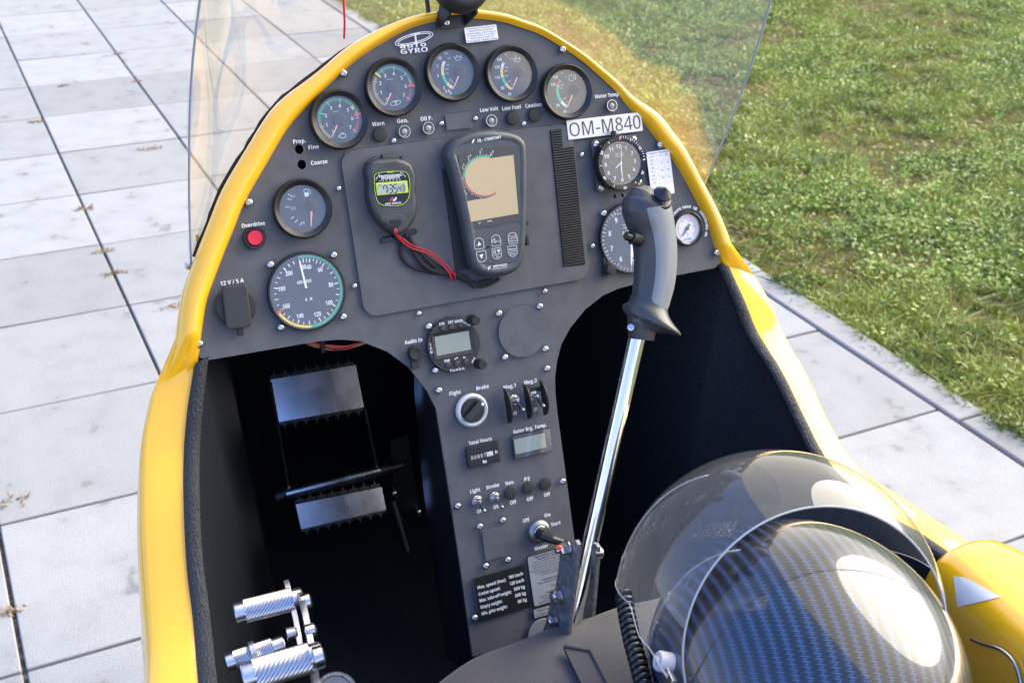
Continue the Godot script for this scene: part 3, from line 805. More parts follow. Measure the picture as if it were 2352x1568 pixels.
func placards() -> void:
	var dark := mat("dark print", srgb(0.02, 0.02, 0.025), 0.6)
	var white := mat("white card", srgb(0.74, 0.75, 0.77), 0.5)
	var silver := mat("brushed plate", Color(0.80, 0.80, 0.79), 0.38, 0.55)
	var r := card("registration_plate", "brushed silver plate engraved OM-M840 above the clock", "plate", [[1300, 279], [1472, 255], [1475.5, 300], [1305.5, 322]], 1.0, 0.8, silver)
	var g := mm(); fit_text(g, "OM-M840", Vector2(0, -0.3), r.w * 0.95, r.h * 0.70, 1.1, sans); put(g, "lettering", mat("engraved grey", srgb(0.05, 0.05, 0.05), 0.6), r.node)
	r = card("warning_sticker", "small white sticker of fine print at the top of the panel arch", "sticker", [[1065, 63.5], [1140, 56], [1144.5, 90.5], [1071.5, 99]], 0.25, 1.4, white)
	g = mm(); var lines := ["Continuously lit low voltage lamp", "indicates electrical demand", "exceeds supply, and the battery", "is being drained. If lit in flight,", "reduce demand until unlit.", "If not possible, expedite Landing"]
	for i in 6: fit_text(g, lines[i], Vector2(0, r.h * (0.40 - 0.16 * i)), r.w * [0.92, 0.75, 0.9, 0.86, 0.75, 0.93][i], 1.7, 0.4, sans)
	put(g, "lettering", mat("blue print", srgb(0.05, 0.06, 0.14), 0.6), r.node)
	r = card("compass_card", "white compass deviation card beside the clock, partly behind the stick grip", "card", [[1484, 349.5], [1536.5, 342], [1551, 444], [1497, 452]], 0.3, 1.5, white)
	g = mm(); fit_text(g, "Compass Deviation", Vector2(0, r.h * 0.46), r.w * 0.9, 1.9, 0.45, sans)
	var rows := [["For N", "30", "60"], ["SET", "", ""], ["For E", "120", "150"], ["SET", "", ""], ["For S", "210", "240"], ["SET", "", ""], ["For W", "300", "330"], ["SET", "", ""]]
	for i in 8:
		var y: float = r.h * (0.385 - 0.083 * i)
		for j in 3:
			if rows[i][j] != "": g.text(rows[i][j], Vector2(r.w * [-0.3, 0.08, 0.34][j], y), 1.8, 0.45, sans)
		if i % 2 == 1: g.bar(Vector2(-r.w * 0.46, y - 1.6), Vector2(r.w * 0.46, y - 1.6), 0.12, 0.45)
	for x in [-0.08, 0.2]: g.bar(Vector2(r.w * x, r.h * 0.42), Vector2(r.w * x, -r.h * 0.25), 0.12, 0.45)
	put(g, "lettering", mat("blue print", srgb(0.05, 0.06, 0.14), 0.6), r.node)
	# black data plate: z1b quad
	var z := func(x: float, y: float) -> Array: return [(1700 + x / 2.0913) / 1.7415, (1850 + y / 2.0913) / 1.7415]
	r = card("data_plate", "black plate with white speed and weight figures on the pedestal foot", "plate", [z.call(390, 968), z.call(822, 850), z.call(877, 1208), z.call(452, 1330)], 0.8, 0.3, mat("data plate black", srgb(0.006, 0.006, 0.007), 0.45))
	g = mm(); var data := [["Max. speed (Vne):", "185 km/h"], ["Cruise speed:", "120 km/h"], ["Max. take-off weight:", "500 kg"], ["Empty weight:", "268 kg"], ["Min. pilot weight:", "60 kg"]]
	var wl := [0.55, 0.42, 0.62, 0.42, 0.50]; var wr := [0.28, 0.28, 0.215, 0.215, 0.18]
	for i in 5:
		var y: float = r.h * (0.27 - 0.15 * i)
		fit_text(g, data[i][0], Vector2(r.w * (-0.43 + wl[i] * 0.5), y), r.w * wl[i], 3.7, 1.0, bold)
		fit_text(g, data[i][1], Vector2(r.w * (0.46 - wr[i] * 0.5), y + r.h * 0.03), r.w * wr[i], 3.7, 1.0, bold)
	put(g, "lettering", ink, r.node)
	g = mm()
	for q in [[Vector2(-0.5, 0.5), Vector2(0.5, 0.5)], [Vector2(-0.5, 0.5), Vector2(-0.5, -0.5)]]: g.bar(Vector2(q[0].x * r.w, q[0].y * r.h), Vector2(q[1].x * r.w, q[1].y * r.h), 0.6, 0.9)
	put(g, "bare_edge", m_steel, r.node)
	# grey limitations plate
	r = card("limitations_plate", "silver grey operation limitations plate partly behind the stick bracket", "plate", [z.call(845, 775), z.call(1230, 690), z.call(1330, 1100), z.call(905, 1200)], 0.6, 3.0, mat("limitations border", srgb(0.012, 0.012, 0.014), 0.5), "border")
	g = mm(); g.prism(round_rect(r.w - 2.2, r.h - 2.2, 2.4, 4), 0.5, 0.85); put(g, "face", mat("limitations face", Color(0.62, 0.63, 0.66), 0.42, 0.25), r.node)
	g = mm(); var lim := ["Operation Limitations", "Aerobatic Limitations:", "Intentional Spinning is prohibited.", "Aerobatic manoeuvres are prohibited.", "Manoeuvres involving a deliberate", "reduction in normal \"G\" shall be avoided.", "CG range limits (Gyroplane) refer", "to Pilots Handbook Data", "", "Airspeed Limitations:", "Max. Indicated Airspeed (Vne)", "", "120 mph", "", "Other Limitations:", "This Aircraft must be operated", "under Visual Flight Rules.", "Smoking in the Aircraft prohibited"]
	var lw := [0.72, 0.6, 0.78, 0.86, 0.78, 0.9, 0.76, 0.55, 0, 0.5, 0.7, 0, 0.2, 0, 0.42, 0.72, 0.6, 0.78]
	for i in lim.size():
		if lim[i] != "": fit_text(g, lim[i], Vector2(0, r.h * (0.45 - 0.052 * i)), r.w * lw[i], 2.0 if i else 2.5, 1.0, bold if i in [0, 1, 9, 14] else sans)
	put(g, "lettering", dark, r.node)
	r = card("notice_plate", "small grey notice plate below the limitations plate", "plate", [z.call(898, 1218), z.call(1140, 1165), z.call(1160, 1245), z.call(908, 1302)], 0.6, 1.2, mat("limitations border", srgb(0.012, 0.012, 0.014), 0.5), "border")
	g = mm(); g.prism(round_rect(r.w - 2.0, r.h - 2.0, 0.9, 4), 0.5, 0.85); put(g, "face", mat("limitations face", Color(0.62, 0.63, 0.66), 0.42, 0.25), r.node)
	g = mm(); fit_text(g, "Pilot runs", Vector2(-r.w * 0.08, r.h * 0.2), r.w * 0.55, 2.6, 1.0, sans); fit_text(g, "in the Aircraft", Vector2(-r.w * 0.05, -r.h * 0.2), r.w * 0.75, 2.6, 1.0, sans); put(g, "lettering", dark, r.node)

# ---------------------------------------------------------------- gauges
var print_white: StandardMaterial3D
var print_green: StandardMaterial3D
var print_yellow: StandardMaterial3D
var print_red: StandardMaterial3D
var m_dial: StandardMaterial3D
var m_needle: StandardMaterial3D
var m_lens: StandardMaterial3D

func polar(deg: float, r: float, c := Vector2.ZERO) -> Vector2:
	return c + Vector2(sin(deg_to_rad(deg)), cos(deg_to_rad(deg))) * r
func zp(ox: float, oy: float, k: float, x: float, y: float, h := 0.0) -> Vector2:      # a point measured in an enlargement
	return on_panel((ox + x / k) / 1.7415, (oy + y / k) / 1.7415, h)
func needle(n: Node3D, c: Vector2, deg: float, tip: float, w0: float, w1: float, z: float, m: Material, tail := 0.0, called := "needle") -> void:
	var g := mm(); var d := polar(deg, 1.0); var s := d.orthogonal()
	g.prism(PackedVector2Array([c - d * tail - s * w0 * 0.5, c - d * tail + s * w0 * 0.5, c + d * tip + s * w1 * 0.5, c + d * tip - s * w1 * 0.5]), z, z + 0.5)
	put(g, called, m, n)

func small_gauge(label: String, x: float, y: float) -> Node3D:          # round gauge with a deep black bezel
	var c := on_panel(x, y, 8.0)
	var n := thing("round_gauge", label, "gauge", at_panel(c), "round gauges with black bezels")
	var g := mm(); g.lathe([Vector2(30.0, 0.0), Vector2(30.6, 1.0), Vector2(30.6, 5.5), Vector2(29.9, 8.0), Vector2(28.8, 9.0), Vector2(27.4, 8.6), Vector2(25.2, 6.6), Vector2(23.6, 5.6), Vector2(23.5, 3.4)], 56)
	put(g, "bezel", mat("bezel black", srgb(0.008, 0.009, 0.011), 0.4), n)
	g = mm(); g.disc(23.6, 3.4, 48); put(g, "dial", m_dial, n)
	g = mm(); g.disc(23.8, 5.9, 48); g.disc(23.8, 5.4, 48); put(g, "lens", m_lens, n)
	return n

func tick_arc(g: Geo, v0: float, v1: float, step: float, r0: float, r1: float, w: float, f: Callable) -> void:
	var v := v0
	while v < v1 + 0.001:
		g.bar(polar(f.call(v), r0), polar(f.call(v), r1), w, 3.75); v += step

func tacho(n: Node3D, second: bool) -> void:
	var f := func(v: float) -> float: return -146.0 + 39.5 * v
	var gy := mm(); var gg := mm(); var gr := mm(); var gw := mm()
	if second:
		tick_arc(gy, 0.0, 2.35, 0.125, 18.6, 21.4, 0.75, f); tick_arc(gg, 2.6, 5.4, 0.125, 18.8, 21.2, 0.75, f); tick_arc(gy, 5.5, 6.0, 0.125, 18.6, 21.4, 0.75, f); tick_arc(gr, 6.3, 7.2, 0.125, 18.4, 21.2, 0.75, f)
		gg.band(20.9, 21.5, f.call(2.5), f.call(5.5), 3.7)
		gy.bar(polar(-46, 16.5), polar(-46, 24), 2.0, 5.2); gr.bar(polar(91, 16), polar(91, 23.4), 2.1, 5.2)
	else:
		tick_arc(gy, 0.0, 1.35, 0.125, 18.6, 21.4, 0.75, f); tick_arc(gg, 1.4, 5.4, 0.125, 18.8, 21.2, 0.75, f); tick_arc(gy, 5.55, 5.9, 0.1, 18.6, 21.4, 0.75, f); tick_arc(gr, 6.2, 7.2, 0.125, 18.4, 21.2, 0.75, f)
		gg.band(20.9, 21.5, f.call(1.4), f.call(5.5), 3.7)
		gg.bar(polar(-66, 15), polar(-66, 22.6), 1.5, 5.2); gr.bar(polar(81, 16), polar(81, 23.4), 2.1, 5.2)
		var t := polar(57, 18.4); gy.tri(Vector3(t.x - 2, t.y + 0.4, 5.2), Vector3(t.x + 2.0, t.y + 1.8, 5.2), Vector3(t.x + 0.6, t.y - 2.2, 5.2))
	for v in 8:
		gw.text(str(v), polar(f.call(v), 14.0), 3.5, 3.75, bold); gw.bar(polar(f.call(v), 17.0), polar(f.call(v), 21.4), 0.5, 3.78)
	gw.text("1000min-1", Vector2(-2.0, 8.4), 1.1, 3.75, sans)
	if second:
		var pts := []
		for i in 30: pts.append(Vector2(0.5, -16.0) + Vector2(cos(TAU * i / 30.0) * 6.0, sin(TAU * i / 30.0) * 2.2).rotated(0.15))
		gw.stroke(pts, 0.5, 3.75, true); gw.bar(Vector2(0.8, -15), Vector2(0.8, -18.6), 0.8, 3.75); gw.bar(Vector2(-1.2, -14.9), Vector2(2.8, -14.6), 0.6, 3.75)
	else:
		gw.stroke([Vector2(-1.6, -17.6), Vector2(-1.6, -15.6), Vector2(-0.2, -14.6), Vector2(3.4, -14.6), Vector2(4.6, -15.6), Vector2(4.6, -18.0), Vector2(2.4, -18.6), Vector2(-0.4, -18.6)], 0.6, 3.75, true); gw.bar(Vector2(0.2, -13.6), Vector2(3.0, -13.6), 0.5, 3.75); gw.bar(Vector2(-2.8, -15.4), Vector2(-2.8, -18.0), 0.5, 3.75)
	put(gw, "markings", print_white, n); put(gg, "green_range", print_green, n); put(gy, "yellow_range", print_yellow, n); put(gr, "red_range", print_red, n)
	needle(n, Vector2.ZERO, -149.0, 19.5, 2.2, 0.8, 4.5, m_needle)
	var h := mm(); h.lathe([Vector2(6.4, 3.6), Vector2(6.2, 5.2), Vector2(5.6, 5.5), Vector2(0.0, 5.6)], 28); put(h, "hub", mat("hub grey", srgb(0.045, 0.05, 0.06), 0.4), n)

func side_gauge(n: Node3D, bands: Array, outer: Array, inner: Array, icon: int) -> void:     # pointer pivots right of the middle
	var hub := Vector2(9.6, 0.8)
	var f := func(v: float) -> float: return -146.0 + 89.0 * v
	var made := {}
	for b in bands:
		if not made.has(b[2]): made[b[2]] = mm()
		made[b[2]].band(18.6, 21.6, f.call(b[0]), f.call(b[1]), 3.7, hub)
	var gw := mm()
	for o in outer:
		gw.text(o[1], polar(f.call(o[0]), 26.4, hub) + Vector2(0.6, 0), 3.0, 3.75, bold, 0.0, 0.9)
		gw.bar(polar(f.call(o[0]), 17.6, hub), polar(f.call(o[0]), 21.8, hub), 0.5, 3.8)
	for o in inner: gw.text(o[1], polar(f.call(o[0]), 15.2, hub), 1.8, 3.75, sans)
	if icon == 0: gw.text("bar", Vector2(-3.4, 20.4), 2.5, 3.75, sans); gw.text("psi", Vector2(-1.0, 15.2), 2.0, 3.75, sans)
	else: gw.text("°C", Vector2(-2.6, 20.0), 2.3, 3.75, sans); gw.text("°F", Vector2(1.4, 15.6), 1.8, 3.75, sans)
	var o := Vector2(8.4, 14.5)
	if icon == 2:
		gw.stroke([o + Vector2(-3, 2.4), o + Vector2(3, 2.4), o + Vector2(3, -2.0), o + Vector2(1.5, -3.2), o + Vector2(-1.5, -3.2), o + Vector2(-3, -2.0)], 0.5, 3.75, true); gw.bar(o + Vector2(4.8, 3.6), o + Vector2(4.8, -2.6), 0.7, 3.75); gw.bar(o + Vector2(-1, 3.6), o + Vector2(1, 3.6), 0.5, 3.75); gw.text("~", o + Vector2(0, -0.4), 2.5, 3.75, sans)
	else:
		gw.stroke([o + Vector2(-4.6, 1.2), o + Vector2(-2.6, 0.6), o + Vector2(2.2, 0.8), o + Vector2(4.6, 2.2), o + Vector2(2.6, -2.4), o + Vector2(-2.4, -2.4), o + Vector2(-2.6, 0.6)], 0.5, 3.75); gw.disc(0.5, 3.75, 8, o + Vector2(5.0, -0.4))
		if icon == 1: gw.bar(o + Vector2(0, 5.0), o + Vector2(0, -0.5), 0.7, 3.75)
		else: gw.bar(o + Vector2(-1.4, 2.0), o + Vector2(1.2, 2.2), 0.6, 3.75)
	put(gw, "markings", print_white, n)
	for k in made: put(made[k], k + "_range", {"white": print_white, "yellow": print_yellow, "green": print_green, "red": print_red}[k], n)
	needle(n, hub, -148.0, 21.0, 2.2, 0.7, 4.4, m_needle)
	var h := mm(); h.lathe([Vector2(6.3, 3.6), Vector2(6.1, 5.2), Vector2(5.5, 5.5), Vector2(0.0, 5.6)], 28, Vector3(hub.x, hub.y, 0)); put(h, "hub", mat("hub grey", srgb(0.045, 0.05, 0.06), 0.4), n)

func build_gauges() -> void:
	print_white = mat("dial white", srgb(0.62, 0.64, 0.66), 0.6); print_green = mat("dial green", srgb(0.03, 0.42, 0.22), 0.6)
	print_yellow = mat("dial yellow", srgb(0.72, 0.52, 0.04), 0.6); print_red = mat("dial red", srgb(0.62, 0.03, 0.045), 0.6)
	m_dial = mat("dial black", srgb(0.016, 0.018, 0.023), 0.6); m_needle = mat("needle pink", srgb(0.74, 0.34, 0.30), 0.5)
	m_lens = glass("instrument lens", Color(0.95, 0.97, 1.0), 0.03)
	tacho(small_gauge("round rev counter with green and red markers above the Prop. legend", 780.6, 273.8), false)
	tacho(small_gauge("round rev counter with a yellow marker and rotor emblem on its dial", 904.9, 199.5), true)
	side_gauge(small_gauge("round oil pressure gauge marked bar and psi at the top of the arch", 1041.3, 165.4), [[0.0, 0.09, "white"], [0.09, 0.23, "yellow"], [0.23, 0.57, "green"], [0.57, 0.81, "yellow"], [0.81, 0.835, "red"], [0.835, 1.0, "white"]], [[0.0, "0"], [0.1, "0.8"], [0.23, "2"], [0.57, "5"], [0.8, "7"], [1.02, "10"]], [[0.03, "0"], [0.16, "10"], [0.27, "30"], [0.57, "70"], [0.77, "100"], [0.95, "145"]], 0)
	side_gauge(small_gauge("round oil temperature gauge marked 50 to 150 degrees above Low Fuel", 1177, 168.5), [[0.0, 0.23, "yellow"], [0.23, 0.55, "green"], [0.55, 0.83, "yellow"], [0.83, 0.85, "red"], [0.85, 1.0, "white"]], [[0.0, "50"], [0.25, "90"], [0.55, "110"], [0.82, "130"], [1.03, "150"]], [[0.05, "120"], [0.24, "195"], [0.54, "230"], [0.75, "265"], [0.92, "300"]], 1)
	side_gauge(small_gauge("round water temperature gauge marked 50 to 130 degrees beside Water Temp", 1304.6, 209.5), [[0.0, 0.27, "white"], [0.27, 0.85, "green"], [0.85, 1.0, "red"]], [[0.0, "50"], [0.26, "90"], [0.84, "120"], [1.04, "130"]], [[0.05, "120"], [0.27, "195"], [0.78, "250"], [0.94, "265"]], 2)
	# fuel gauge
	var n := small_gauge("round black fuel gauge with a pump symbol above the airspeed indicator", 696.2, 478.9)
	n.remove_meta("group"); n.set_meta("group", "round gauges with black bezels")
	var gw := mm(); var hub := Vector2(9.8, 2.0)
	for q in [[-141, 19.5, 23.5], [-127, 20.5, 24.5], [-114, 21.5, 25.0], [-86, 22.5, 27.0], [-67, 21.0, 25.5], [-57, 21.5, 26.5]]: gw.bar(polar(q[0], q[1], hub), polar(q[0], q[2], hub), 0.7, 3.75)
	gw.text("1/1", Vector2(-7.6, 13.2), 2.7, 3.75, sans); gw.text("1/2", Vector2(-9.6, 1.6), 2.7, 3.75, sans); gw.text("0", Vector2(-0.8, -14.2), 2.8, 3.75, sans)
	gw.stroke([Vector2(4.5, 11.8), Vector2(4.5, 18.8), Vector2(8.4, 18.8), Vector2(8.4, 11.8)], 0.6, 3.75, true); gw.bar(Vector2(6.4, 12.0), Vector2(6.4, 15.6), 3.6, 3.75); gw.stroke([Vector2(8.4, 14.6), Vector2(10.6, 13.6), Vector2(11.0, 16.6), Vector2(9.4, 18.6)], 0.5, 3.75)
	put(gw, "markings", print_white, n)
	needle(n, hub, -169.0, 21.5, 2.6, 0.9, 4.4, m_needle)
	var h := mm(); h.lathe([Vector2(6.3, 3.6), Vector2(6.1, 5.2), Vector2(5.5, 5.5), Vector2(0.0, 5.6)], 28, Vector3(hub.x, hub.y, 0)); put(h, "hub", mat("hub brown", srgb(0.05, 0.046, 0.044), 0.4), n)
	airspeed()
	altimeter()
	clock()
	brake_gauge()

func large_ring(n: Node3D, r: float) -> void:
	var g := mm(); g.lathe([Vector2(r, 0.0), Vector2(r, 2.8), Vector2(r - 0.7, 4.0), Vector2(r - 1.8, 4.2), Vector2(r - 2.6, 3.4), Vector2(r - 2.9, 1.2)], 72)
	put(g, "bezel", mat("bezel black", srgb(0.008, 0.009, 0.011), 0.4), n)
	g = mm(); g.disc(r - 2.7, 1.2, 64); put(g, "dial", m_dial, n)
	g = mm(); g.disc(r - 2.4, 3.2, 64); g.disc(r - 2.4, 2.9, 64); put(g, "lens", m_lens, n)

func airspeed() -> void:
	var n := thing("airspeed_indicator", "large round airspeed indicator with green and yellow arcs, reading KH", "gauge", at_panel(on_panel(705.8, 669.3, 4.0)))
	large_ring(n, 40.8)
	var num := [[30, 2], [40, 14], [60, 41], [80, 84], [100, 126], [120, 164], [140, 205], [160, 244], [180, 285], [200, 324]]
	var g := mm()
	for q in num:
		g.text(str(q[0]), polar(q[1], 26.0 if q[0] > 40 else 25.0), 4.4, 1.55, bold, 0.0, 0.76)
		g.bar(polar(q[1], 29.6), polar(q[1], 34.0), 1.0, 1.5)
	for i in num.size() - 1:
		if i == 0: continue
		for k in [0.25, 0.5, 0.75]:
			var a := lerpf(num[i][1], num[i + 1][1], k)
			g.bar(polar(a, 30.2 if k == 0.5 else 31.4), polar(a, 34.0), 0.9 if k == 0.5 else 0.7, 1.5)
	for a in [334, 344, 8]: g.bar(polar(a, 30.2), polar(a, 34.0), 0.9, 1.5)
	g.text("AIRSPEED", Vector2(-1.2, 10.2), 3.2, 1.55, bold, 0.0, 0.74); g.text("K  H", Vector2(0.6, -8.2), 3.2, 1.55, bold, 0.0, 0.9)
	put(g, "markings", mat("dial bright", srgb(0.8, 0.8, 0.8), 0.6), n)
	g = mm(); g.band(34.8, 37.4, -6, 182, 1.6); put(g, "green_arc", mat("arc green", srgb(0.015, 0.36, 0.19), 0.5), n)
	g = mm(); g.band(34.8, 37.4, 182, 241, 1.6); put(g, "yellow_arc", mat("arc yellow", srgb(0.83, 0.55, 0.01), 0.5), n)
	g = mm(); g.bar(polar(243.5, 31.0), polar(243.5, 37.4), 2.4, 1.7); put(g, "red_mark", print_red, n)
	g = mm(); g.prism(PackedVector2Array([Vector2(-1.0, 3.6), Vector2(1.0, 3.4), Vector2(0.6, 30), Vector2(-0.2, 35), Vector2(-1.0, 30)]), 2.0, 2.4); g.xf = Transform3D(); var nd := put(g, "needle", mat("needle white", srgb(0.86, 0.86, 0.86), 0.5), n); nd.rotation.z = deg_to_rad(4.5)
	g = mm(); g.bar(Vector2(0, 3.6), Vector2(0.6, -12), 1.2, 2.1); g.disc(1.6, 2.15, 16); put(g, "needle_tail", m_black, n)

func altimeter() -> void:
	var n := thing("altimeter", "large round altimeter half hidden behind the stick grip", "gauge", at_panel(Vector2(185.5, 34.0)))
	large_ring(n, 41.0)
	var g := mm()
	for i in 50: g.bar(polar(i * 7.2, 32.4 if i % 5 == 0 else 34.2), polar(i * 7.2, 37.0), 0.8 if i % 5 == 0 else 0.55, 1.5)
	for i in 10: g.text(str(i), polar(i * 36.0, 27.5), 5.6, 1.55, bold, 0.0, 0.85)
	g.text("ALT", Vector2(-6, 6.6), 4.0, 1.55, sans); g.text("1000 FEET", Vector2(-3, 15.6), 1.9, 1.55, sans); g.text("100 FEET", Vector2(-14, 29.0), 1.9, 1.55, sans); g.text("10000 FEET", Vector2(-2, 12.4), 1.9, 1.55, sans); g.text("CALIBRATED TO", Vector2(2, -18), 1.5, 1.55, sans); g.text("20,000 FEET", Vector2(2, -20.8), 1.5, 1.55, sans)
	put(g, "markings", mat("dial bright", srgb(0.8, 0.8, 0.8), 0.6), n)
	g = mm(); g.prism(PackedVector2Array([Vector2(-1.4, 2), Vector2(1.4, 2), Vector2(2.4, -14), Vector2(0, -24), Vector2(-1.4, -14)]), 2.0, 2.3); put(g, "short_hand", mat("needle white", srgb(0.86, 0.86, 0.86), 0.5), n).rotation.z = -0.05
	g = mm(); g.prism(PackedVector2Array([Vector2(-1.0, 2), Vector2(1.0, 2), Vector2(0.9, -28), Vector2(0, -33.5), Vector2(-0.9, -28)]), 2.4, 2.7); put(g, "long_hand", mat("needle white", srgb(0.86, 0.86, 0.86), 0.5), n).rotation.z = -0.13
	# setting knob on a lug
	var k := on_panel(1403, 618, 10.0) - Vector2(185.5, 34.0)
	g = mm(); g.crease = 50
	g.prism(PackedVector2Array([Vector2(-38, -14), Vector2(-39, -22), Vector2(k.x - 7, k.y - 6), Vector2(k.x - 2, k.y - 10), Vector2(k.x + 6, k.y - 9), Vector2(k.x + 8, k.y), Vector2(-20, -30), Vector2(-30, -24)]), 0.0, 3.0, 0.5); put(g, "lug", m_black, n)
	g = mm(); g.lathe([Vector2(6.4, 2.0), Vector2(6.4, 11.0), Vector2(5.8, 12.6), Vector2(5.0, 13.0), Vector2(0, 13.0)], 24, Vector3(k.x, k.y, 0)); put(g, "setting_knob", m_rubber, n)
	g = mm(); g.lathe([Vector2(2.6, 2.8), Vector2(2.6, 4.0), Vector2(0, 4.2)], 16, Vector3(-33.4, -24.0, 0)); put(g, "screw", m_black, n)

func clock() -> void:
	var r := plate_at([[1357.3, 321.2], [1464.6, 307.3], [1475.6, 429.3], [1369.4, 442.1]], 1.0)
	var n := thing("panel_clock", "round black clock on a square grey flange with a turning bezel", "clock", at_panel(r.c))
	var g := mm(); g.crease = 60; g.prism(round_rect(59.5, 59.5, 5.0, 5), 0.05, 2.0, 0.4); put(g, "flange", mat("anodised grey", Color(0.30, 0.295, 0.29), 0.42, 0.6), n)
	for q in [[-24, 24], [24, 24], [24, -24], [-24, -24]]:
		var s := mm(); s.lathe([Vector2(3.9, 1.8), Vector2(3.9, 2.4), Vector2(3.6, 3.4), Vector2(2.4, 4.2), Vector2(1.6, 4.2)], 16, Vector3(q[0], q[1], 0)); s.lathe([Vector2(1.6, 4.2), Vector2(1.5, 2.6), Vector2(0, 2.5)], 6, Vector3(q[0], q[1], 0)); put(s, "screw", m_steel, n)
	g = mm(); g.crease = 30
	g.lathe([Vector2(29.5, 2.0), Vector2(30.2, 3.0), Vector2(30.2, 9.0), Vector2(29.0, 10.0)], 60); put(g, "case", m_gloss, n)
	# turning bezel with notches
	g = mm(); g.crease = 25; var rings := []
	for p in [[30.6, 9.0], [30.9, 10.0], [30.9, 13.2], [30.2, 14.4], [25.0, 13.6], [24.2, 12.4]]:
		var ring := PackedVector3Array()
		for i in 144:
			var a := TAU * i / 144.0; var rr: float = p[0] - (0.9 if p[0] > 29.5 and i % 3 == 0 else 0.0)
			ring.append(Vector3(cos(a) * rr, sin(a) * rr, p[1]))
		rings.append(ring)
	for i in rings.size() - 1:
		for j in 144: g.quad(rings[i][j], rings[i + 1][j], rings[i + 1][(j + 1) % 144], rings[i][(j + 1) % 144])
	put(g, "turning_bezel", m_gloss, n)
	g = mm(); g.disc(24.6, 9.0, 56); put(g, "dial", m_dial, n)
	g = mm(); g.disc(24.6, 12.6, 56); g.disc(24.6, 12.1, 56); put(g, "lens", m_lens, n)
	g = mm()
	for i in 12: g.text(str(i + 1), polar((i + 1) * 30.0, 18.6), 4.3, 9.3, bold)
	for i in 60: g.bar(polar(i * 6.0, 22.3 if i % 5 else 21.8), polar(i * 6.0, 23.6), 0.35 if i % 5 else 0.6, 9.3)
	g.text("Adventure", Vector2(0, 10.6), 1.6, 9.3, sans); g.stroke([Vector2(-5, 9), Vector2(-2, 7.6), Vector2(2, 7.6), Vector2(5, 9)], 0.5, 9.3)
	put(g, "markings", mat("dial bright", srgb(0.8, 0.8, 0.8), 0.6), n)
	g = mm()
	for q in [[0, "|"], [60, "10"], [120, "20"], [180, "30"], [240, "40"], [300, "50"]]: g.text(q[1], polar(q[0], 27.7), 2.9, 14.3, bold, -q[0])
	for i in 12:
		if i % 2: g.bar(polar(i * 30, 26.0), polar(i * 30, 29.4), 0.7, 14.3)
	for i in 15: g.bar(polar(4 + i * 6, 27.4), polar(4 + i * 6, 29.6), 0.7, 14.35)
	put(g, "bezel_marks", mat("dial bright", srgb(0.8, 0.8, 0.8), 0.6), n)
	g = mm(); g.bar(polar(2, 25.5), polar(2, 29.6), 1.0, 14.4)
	for a in [0, 90, 180]: g.bar(polar(a, 22.0), polar(a, 23.8), 0.7, 9.4)
	put(g, "red_marks", print_red, n)
	var wh := mat("needle white", srgb(0.86, 0.86, 0.86), 0.5)
	needle(n, Vector2.ZERO, -126, 9.0, 1.6, 0.8, 9.8, wh, 0.0, "hour_hand"); needle(n, Vector2.ZERO, 181, 15.5, 1.5, 0.6, 10.4, wh, 0.0, "minute_hand"); needle(n, Vector2.ZERO, 8, 19.5, 0.5, 0.3, 11.0, wh, 4.0, "second_hand")
	g = mm(); g.disc(1.3, 11.6, 14); put(g, "hub", wh, n)
	# crown at the top
	g = mm(); g.xf = Transform3D(Basis(Vector3.RIGHT, -PI * 0.5), Vector3(-3.0, 30.0, 7.5)); g.lathe([Vector2(3.6, 0.0), Vector2(3.6, 5.0), Vector2(3.2, 6.2), Vector2(0, 6.2)], 16); put(g, "crown", m_gloss, n)

func brake_gauge() -> void:
	var n := thing("pressure_gauge", "small white faced pressure gauge ringed by the words rotorbrake on", "gauge", at_panel(on_panel(1580.7, 524.5, 5.0)))
	var g := mm(); g.lathe([Vector2(20.6, 0.0), Vector2(20.6, 5.0), Vector2(19.8, 6.6), Vector2(18.4, 7.0), Vector2(16.8, 5.8), Vector2(16.4, 2.0)], 48); put(g, "bezel", m_gloss, n)
	g = mm(); g.disc(16.8, 2.0, 40); put(g, "dial", mat("dial paper", srgb(0.66, 0.68, 0.72), 0.6), n)
	g = mm(); g.disc(16.9, 5.2, 40); put(g, "lens", m_lens, n)
	var f := func(v: float) -> float: return -135.0 + 270.0 * v
	g = mm()
	for i in 6: g.text(str(i * 0.2).pad_decimals(1) if i else "0", polar(f.call(i / 5.0), 9.6), 1.7, 2.3, sans)
	g.band(11.4, 11.8, -135, 135, 2.25); g.text("MPa", Vector2(0, -5.4), 1.5, 2.3, sans)
	put(g, "red_scale", print_red, n)
	g = mm()
	for i in 21: g.bar(polar(f.call(i / 20.0), 12.2), polar(f.call(i / 20.0), 13.6 if i % 2 else 14.6), 0.35, 2.3)
	for i in 6: g.text(str(i * 2), polar(f.call(i / 5.0), 15.2), 1.4, 2.3, sans)
	g.text("bar", Vector2(0, -8.0), 1.5, 2.3, sans); g.text("SMC", Vector2(1.6, -12.4), 2.8, 2.3, bold); g.stroke([Vector2(-5.6, -12.4), Vector2(-4.4, -11.2), Vector2(-3.2, -12.4), Vector2(-4.4, -13.6)], 0.5, 2.3, true)
	put(g, "blue_scale", mat("dial blue", srgb(0.10, 0.22, 0.48), 0.6), n)
	needle(n, Vector2.ZERO, -137, 11.0, 2.4, 1.0, 3.0, mat("needle slate", srgb(0.03, 0.04, 0.06), 0.5), 6.0)
	g = mm(); g.lathe([Vector2(2.4, 3.0), Vector2(2.4, 4.0), Vector2(0, 4.2)], 18); put(g, "hub", m_gloss, n)

